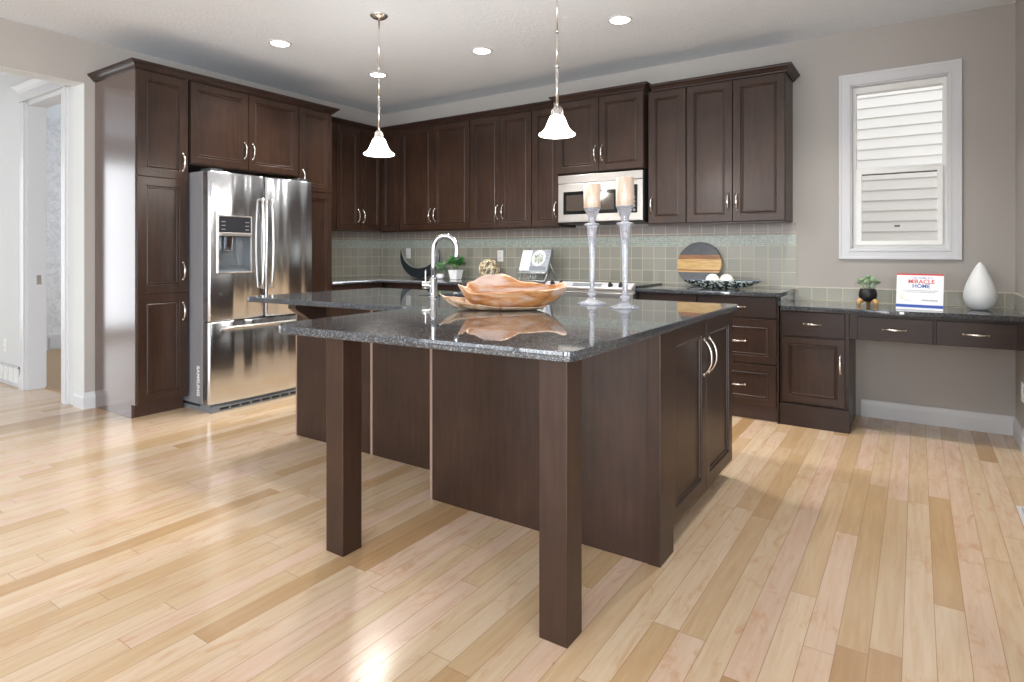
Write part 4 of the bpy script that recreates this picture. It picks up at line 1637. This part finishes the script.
bm = bmesh.new()
ring_lathe(bm, [(0.0, -0.008), (0.181, -0.008), (0.185, -0.004), (0.185, 0.004), (0.181, 0.008), (0.0, 0.008)], 64, (0, 0, 0), False, False)
bmesh.ops.transform(bm, matrix=Matrix.Translation((0, 0, 0.185)) @ Matrix.Rotation(R(90), 4, 'X'), verts=bm.verts[:])
o = link('serving_board', bm, mk_board(), smooth=False, bevel=0.001)
o.location = (-1.51, 5.036, 0.923)
o.rotation_euler = (R(-11), 0, 0)
tag(o, 'round slate and wood striped serving board leaning against the backsplash', 'board')


# oblong mosaic tray
def mk_mosaic():
    m = NT('mosaic_shell')
    v = m.n('ShaderNodeTexVoronoi')
    m.l(m.coord(), v.inputs['Vector'])
    v.inputs['Scale'].default_value = 75
    sp = m.n('ShaderNodeSeparateColor')
    m.l(v.outputs['Color'], sp.inputs[0])
    m.base(m.ramp(sp.outputs[0], [(0.0, srgb(28, 32, 42)), (0.5, srgb(40, 46, 62)), (0.62, srgb(168, 180, 170)), (1.0, srgb(204, 210, 198))], 'CONSTANT'))
    m.set(Roughness=0.25)
    return m.m


bm = bmesh.new()
NTH, NR = 64, 10
outer, inner = [], []
for j in range(NR + 1):
    s = j / NR
    ro, ri = [], []
    for i in range(NTH):
        th = 2 * PI * i / NTH
        ct, st = math.cos(th), math.sin(th)
        k = 0.36 + 0.64 * s
        x = 0.30 * k * math.copysign(abs(ct) ** 0.9, ct)
        y = 0.085 * k * math.copysign(abs(st) ** 1.25, st)
        z = 0.062 * s ** 1.5
        ro.append(bm.verts.new((x, y, z)))
        ri.append(bm.verts.new((x * 0.98, y * 0.94, z + 0.006 - 0.003 * s)))
    outer.append(ro)
    inner.append(ri)
for rings in (outer, inner):
    for a, b in zip(rings, rings[1:]):
        for i in range(NTH):
            f = bm.faces.new((a[i], a[(i + 1) % NTH], b[(i + 1) % NTH], b[i]))
            f.material_index = 1 if rings is inner else 0
    bm.faces.new(rings[0])
for i in range(NTH):
    f = bm.faces.new((outer[-1][i], outer[-1][(i + 1) % NTH], inner[-1][(i + 1) % NTH], inner[-1][i]))
    f.material_index = 1
o = link('tray', bm, [mk_mosaic(), simple('tray_silver_blue', srgb(120, 134, 150), 0.25, 0.4)], smooth=True)
o.location = (-1.262, 4.80, 0.9215)
tag(o, 'long boat shaped mosaic tray holding two white balls', 'tray')
for bxx, lab in ((-1.325, 'left white textured ball in the mosaic tray'), (-1.218, 'right white textured ball in the mosaic tray')):
    bm = bmesh.new()
    bmesh.ops.create_icosphere(bm, subdivisions=4, radius=0.052)
    for v in bm.verts:
        p = v.co.normalized()
        v.co = p * (0.052 + 0.0016 * math.sin(38 * p.z) * math.cos(9 * math.atan2(p.y, p.x)))
    o = link('decor_ball', bm, simple('white_string', srgb(232, 230, 220), 0.6), smooth=True)
    o.location = (bxx, 4.80, 0.9215 + 0.007 + 0.053)
    tag(o, lab, 'decor ball')

# ------------------------------------------------------------------ things on the desk
t = root('potted_succulent', 'pale green succulent in a black pot on small wooden legs, on desk', 'plant', (-0.283, 4.87, 0.8325))
link('pot', lathe([(0.0, 0.028), (0.03, 0.028), (0.050, 0.044), (0.057, 0.07), (0.054, 0.098), (0.046, 0.116), (0.040, 0.116), (0.038, 0.106), (0.0, 0.106)], 32, (0, 0, 0), False, False), M['black_matte'], t, smooth=True)
for a in (R(210), R(330), R(90)):
    bm = bmesh.new()
    c_, s_ = math.cos(a), math.sin(a)
    tube(bm, [(0.02 * c_, 0.02 * s_, 0.034), (0.045 * c_, 0.045 * s_, 0.038), (0.060 * c_, 0.060 * s_, 0.028), (0.060 * c_, 0.060 * s_, 0.0)], [0.010, 0.016, 0.016, 0.010], 10)
    link('leg', bm, simple('honey_wood', srgb(206, 160, 98), 0.45), t, smooth=True)
bm = bmesh.new()
for r_i in range(15):
    a0_ = rnd.uniform(0, 6.28)
    rr_ = 0.0 if r_i == 0 else rnd.uniform(0.02, 0.06)
    cxx, cyy, czz = rr_ * math.cos(a0_), rr_ * math.sin(a0_), 0.145 + rnd.uniform(0, 0.055) * (1 - rr_ / 0.1)
    for k in range(16):
        a = k * 2.4
        el = 0.25 + k * 0.075
        dr = Vector((math.cos(a) * math.cos(el), math.sin(a) * math.cos(el), math.sin(el)))
        leaf(bm, (cxx, cyy, czz), dr, 0.036 * (1 - k * 0.02), 0.024, curl=-0.2)
    tube(bm, [(cxx * 0.5, cyy * 0.5, 0.108), (cxx, cyy, czz)], 0.004, 6)
link('foliage', bm, leafmat('pale_succulent', srgb(150, 182, 136), srgb(208, 224, 198)), t, smooth=True)

# card sign
sgn = root('table_sign', 'white card sign reading MIRACLE HOME with red and blue bands', 'sign', (0.015, 4.69, 0.8325), R(-11))
SW, SH = 0.255, 0.232
ST = R(-8)
MS = Matrix.Translation((0, -0.02, 0.0)) @ Matrix.Rotation(ST, 4, 'X')
white_card = simple('white_card', srgb(236, 239, 243), 0.3)
bm = bmesh.new()
box(bm, -SW / 2, SW / 2, 0.0, 0.0025, 0.0, SH)
bmesh.ops.transform(bm, matrix=MS, verts=bm.verts[:])
link('card', bm, white_card, sgn)
bm = bmesh.new()
prism(bm, [(0.06, 0.0), (0.063, 0.0), (0.0125 + 0.0, 0.15), (0.0095, 0.15)], -0.04, 0.04, 'yz')
link('easel_back', bm, white_card, sgn)
red = simple('print_red', srgb(206, 60, 66), 0.5)
blue = simple('print_blue', srgb(44, 84, 176), 0.5)
gry = simple('print_pale_blue', srgb(130, 150, 190), 0.5)
yel = simple('print_yellow', srgb(214, 210, 90), 0.5)
for nm, a0_, a1_, b0_, b1_, mt_ in (('red_band', -SW / 2, SW / 2, SH - 0.01, SH, red), ('blue_band', -SW / 2, SW / 2, 0.014, 0.033, blue)):
    bm = bmesh.new()
    box(bm, a0_, a1_, -0.0006, 0.0, b0_, b1_)
    bmesh.ops.transform(bm, matrix=MS, verts=bm.verts[:])
    link(nm, bm, mt_, sgn)


def sign_text(nm, s, size, x, z, mat_, bold=0.0, al='CENTER'):
    mt_ = MS @ Matrix.Translation((x, -0.0004, z)) @ Matrix.Rotation(R(90), 4, 'X')
    text_mesh(nm, s, size, mat_, sgn, mt_, 0.0004, al, bold)


sign_text('line_heading', 'THIS HOME IS A', 0.0165, 0.01, 0.205, gry, 0.0001)
sign_text('word_miracle', 'MIRACLE', 0.036, 0.008, 0.181, red, 0.0005)
sign_text('word_home', 'HOME', 0.034, 0.008, 0.152, blue, 0.0005)
m_print = simple('print_grey_blue', srgb(150, 158, 172), 0.5)
for x0_, x1_, z_, hh in ((-0.09, 0.1, 0.122, 0.0035), (-0.075, 0.085, 0.112, 0.0035), (-0.085, -0.045, 0.058, 0.003), (0.015, 0.1, 0.058, 0.008)):
    bm = bmesh.new()
    xx = x0_
    while xx < x1_:
        w_ = rnd.uniform(0.008, 0.02) if hh == 0.0035 else 0.009
        box(bm, xx, min(xx + w_, x1_), -0.0005, 0.0, z_, z_ + hh)
        xx += w_ + 0.003
    bmesh.ops.transform(bm, matrix=MS, verts=bm.verts[:])
    link('small_print', bm, m_print, sgn)
bm = bmesh.new()
ring_lathe(bm, [(0.008, -0.0003), (0.0105, -0.0003), (0.0105, 0.0003), (0.008, 0.0003), (0.008, -0.0003)], 20, (0, 0, 0), False, False)
box(bm, -0.003, 0.003, -0.018, -0.0105, -0.0003, 0.0003)
bmesh.ops.transform(bm, matrix=MS @ Matrix.Translation((-0.095, -0.0004, 0.085)) @ Matrix.Rotation(R(90), 4, 'X'), verts=bm.verts[:])
link('yellow_emblem', bm, yel, sgn)

# teardrop vase
prof = [(0.0, 0.0), (0.038, 0.0), (0.055, 0.008), (0.074, 0.03), (0.086, 0.06), (0.0895, 0.09), (0.086, 0.12), (0.075, 0.16), (0.06, 0.2), (0.043, 0.24), (0.026, 0.275), (0.012, 0.297), (0.005, 0.304), (0.0, 0.306)]
P2 = []
for i in range(len(prof) - 1):
    P2.append(prof[i])
    if 0 < i < len(prof) - 2:
        p0, p1, p2, p3 = prof[i - 1], prof[i], prof[i + 1], prof[min(i + 2, len(prof) - 1)]
        P2.append(tuple((-p0[q] + 9 * p1[q] + 9 * p2[q] - p3[q]) / 16 for q in (0, 1)))
P2.append(prof[-1])
o = link('teardrop_vase', lathe(P2, 48, (0, 0, 0), False, False), M['white_matte'], smooth=True)
o.location = (0.338, 4.90, 0.8325)
tag(o, 'white ceramic teardrop shaped vase at the right end of the desk', 'vase')

# ------------------------------------------------------------------ ceiling lights and pendants
for (cx_, cy_), lab in (((-4.137, 2.929), 'recessed ceiling light nearest the fridge'),
                        ((-4.12, 3.948), 'recessed ceiling light seen just behind the left pendant rod'),
                        ((-2.93, 3.947), 'recessed ceiling light midway between the two pendants'),
                        ((-1.734, 3.961), 'recessed ceiling light farthest right, above the microwave side'),
                        ((-0.54, 3.961), 'unseen recessed ceiling light added to brighten the desk side')):  # last can is out of view, added to light the desk side
    t = root('recessed_light', lab, 'ceiling light', (cx_, cy_, ZC))
    link('trim_ring', lathe([(0.0685, 0.0), (0.070, -0.008), (0.084, -0.006), (0.088, 0.0)], 40, (0, 0, 0), False, False), M['trim'], t, smooth=True)
    link('diffuser', lathe([(0.0, -0.009), (0.05, -0.0088), (0.068, -0.006), (0.068, -0.001), (0.0, -0.001)], 32, (0, 0, 0), False, False), M['lamp'], t, smooth=True)
    d = bpy.data.lights.new('downlight', 'SPOT')
    d.energy = 66
    d.spot_size = R(125)
    d.spot_blend = 0.9
    d.shadow_soft_size = 0.06
    d.color = (1, 0.97, 0.93)
    l = bpy.data.objects.new('downlight', d)
    l.location = (0, 0, -0.03)
    l.parent = t
    COL.objects.link(l)

for (cx_, cy_), lab in (((-3.082, 2.963), 'pendant lamp with white bell shade hanging over the left of the island'),
                        ((-1.719, 3.039), 'pendant lamp with white bell shade in front of the microwave cabinet')):
    zb_ = 1.870
    t = root('pendant_lamp', lab, 'pendant lamp', (cx_, cy_, zb_))
    top = ZC - zb_
    link('canopy', lathe([(0.0, top), (0.062, top), (0.064, top - 0.006), (0.058, top - 0.014), (0.04, top - 0.026), (0.014, top - 0.034), (0.0, top - 0.036)], 32, (0, 0, 0), False, False), M['nickel'], t, smooth=True)
    bm = bmesh.new()
    tube(bm, [(0, 0, top - 0.03), (0, 0, 0.60)], 0.0055, 12)
    tube(bm, [(0, 0, 0.61), (0, 0, 0.59)], 0.009, 12)
    tube(bm, [(0, 0, 0.60), (0, 0, 0.40)], 0.0065, 12)
    tube(bm, [(0, 0, 0.41), (0, 0, 0.39)], 0.010, 12)
    tube(bm, [(0, 0, 0.40), (0, 0, 0.165)], 0.0085, 12)
    link('rod', bm, M['nickel'], t, smooth=True)
    bm = bmesh.new()
    ring_lathe(bm, [(0.0, 0.172), (0.010, 0.170), (0.012, 0.160), (0.022, 0.148), (0.033, 0.128), (0.034, 0.112), (0.0, 0.112)], 28, (0, 0, 0), False, False)
    for k in range(4):
        a = k * PI / 2
        tube(bm, [(0.010 * math.cos(a), 0.010 * math.sin(a), 0.172), (0.035 * math.cos(a), 0.035 * math.sin(a), 0.148), (0.040 * math.cos(a), 0.040 * math.sin(a), 0.115)], 0.003, 6)
    link('socket_cup', bm, M['nickel'], t, smooth=True)
    prof = [(0.030, 0.145), (0.040, 0.138), (0.049, 0.118), (0.058, 0.09), (0.067, 0.062), (0.079, 0.04), (0.094, 0.024), (0.106, 0.016), (0.109, 0.009), (0.105, 0.003),
            (0.101, 0.004), (0.102, 0.012), (0.09, 0.02), (0.075, 0.036), (0.063, 0.06), (0.054, 0.09), (0.045, 0.116), (0.036, 0.134), (0.030, 0.14)]
    prof = [(a * 0.97, b * 0.82) for a, b in prof]
    link('lamp_shade', lathe(prof, 48, (0, 0, 0), False, False), M['shade'], t, smooth=True)
    bm = bmesh.new()
    ring_lathe(bm, [(0.0, 0.112), (0.014, 0.108), (0.014, 0.09), (0.024, 0.075), (0.032, 0.045), (0.028, 0.02), (0.015, 0.006), (0.0, 0.002)], 24, (0, 0, 0), False, False)
    link('bulb', bm, M['lamp'], t, smooth=True)
    d = bpy.data.lights.new('pendant_glow', 'POINT')
    d.energy = 72
    d.shadow_soft_size = 0.05
    d.color = (1, 0.95, 0.88)
    l = bpy.data.objects.new('pendant_glow', d)
    l.location = (0, 0, 0.045)
    l.parent = t
    COL.objects.link(l)

# ------------------------------------------------------------------ floor register and hall grille
t = root('floor_register', 'white metal floor register beside the right wall', 'vent', (0.445, 3.55, 0.0))
bm = bmesh.new()
for a in ((-0.055, -0.04, -0.15, 0.15), (0.04, 0.055, -0.15, 0.15), (-0.04, 0.04, -0.15, -0.135), (-0.04, 0.04, 0.135, 0.15)):
    box(bm, a[0], a[1], a[2], a[3], 0, 0.006)
for i in range(14):
    box(bm, -0.04, 0.04, -0.128 + i * 0.019, -0.122 + i * 0.019, 0.001, 0.005)
link('grille', bm, M['trim'], t)
link('duct_opening', bx(-0.041, 0.041, -0.137, 0.137, 0.0005, 0.0015), M['black_matte'], t)
t = root('return_grille', 'white return air grille low on the hall wall', 'vent', (-6.60, YJ, 0.0))
bm = bmesh.new()
gx0 = -0.9
for a in ((gx0, 0, 0.02, 0.04), (gx0, 0, 0.165, 0.185)):
    box(bm, a[0], a[1], -0.012, 0, a[2], a[3])
for i in range(8):
    x_ = gx0 + i * (0.88 / 7)
    box(bm, x_, x_ + 0.02, -0.012, 0, 0.02, 0.185)
link('frame', bm, M['trim'], t, bevel=0.002)
bm = bmesh.new()
for i in range(60):
    x_ = gx0 + 0.02 + i * 0.0145
    box(bm, x_, x_ + 0.007, -0.009, -0.004, 0.03, 0.175)
link('louvres', bm, M['white_plastic'], t)
link('backing', bx(gx0, 0, -0.0035, 0, 0.02, 0.185), simple('grille_grey', srgb(150, 150, 150), 0.7), t)

# ------------------------------------------------------------------ groups of repeats
GROUPS = {'wall_cabinet': 'dark upper cabinets', 'base_cabinet': 'dark base cabinets', 'island_post': 'posts under the island worktop',
          'candle_holder': 'glass candlesticks on the island', 'pillar_candle': 'pillar candles on the island', 'pendant_lamp': 'pendant lamps over the island',
          'recessed_light': 'recessed ceiling lights', 'wall_outlet': 'white wall outlets', 'decor_ball': 'white balls in the mosaic tray',
          'crown_molding': 'crown moldings on the cabinets', 'light_rail': 'light rails under the upper cabinets', 'island_cabinet': 'island cabinets',
          'tile_backsplash': 'tile backsplashes', 'worktop': 'granite worktops along the walls', 'potted_plant': 'potted plants on the back worktop'}
for o in list(COL.objects):
    if o.parent is None and 'label' in o:
        k = o.name.split('.')[0]
        if k in GROUPS:
            o['group'] = GROUPS[k]
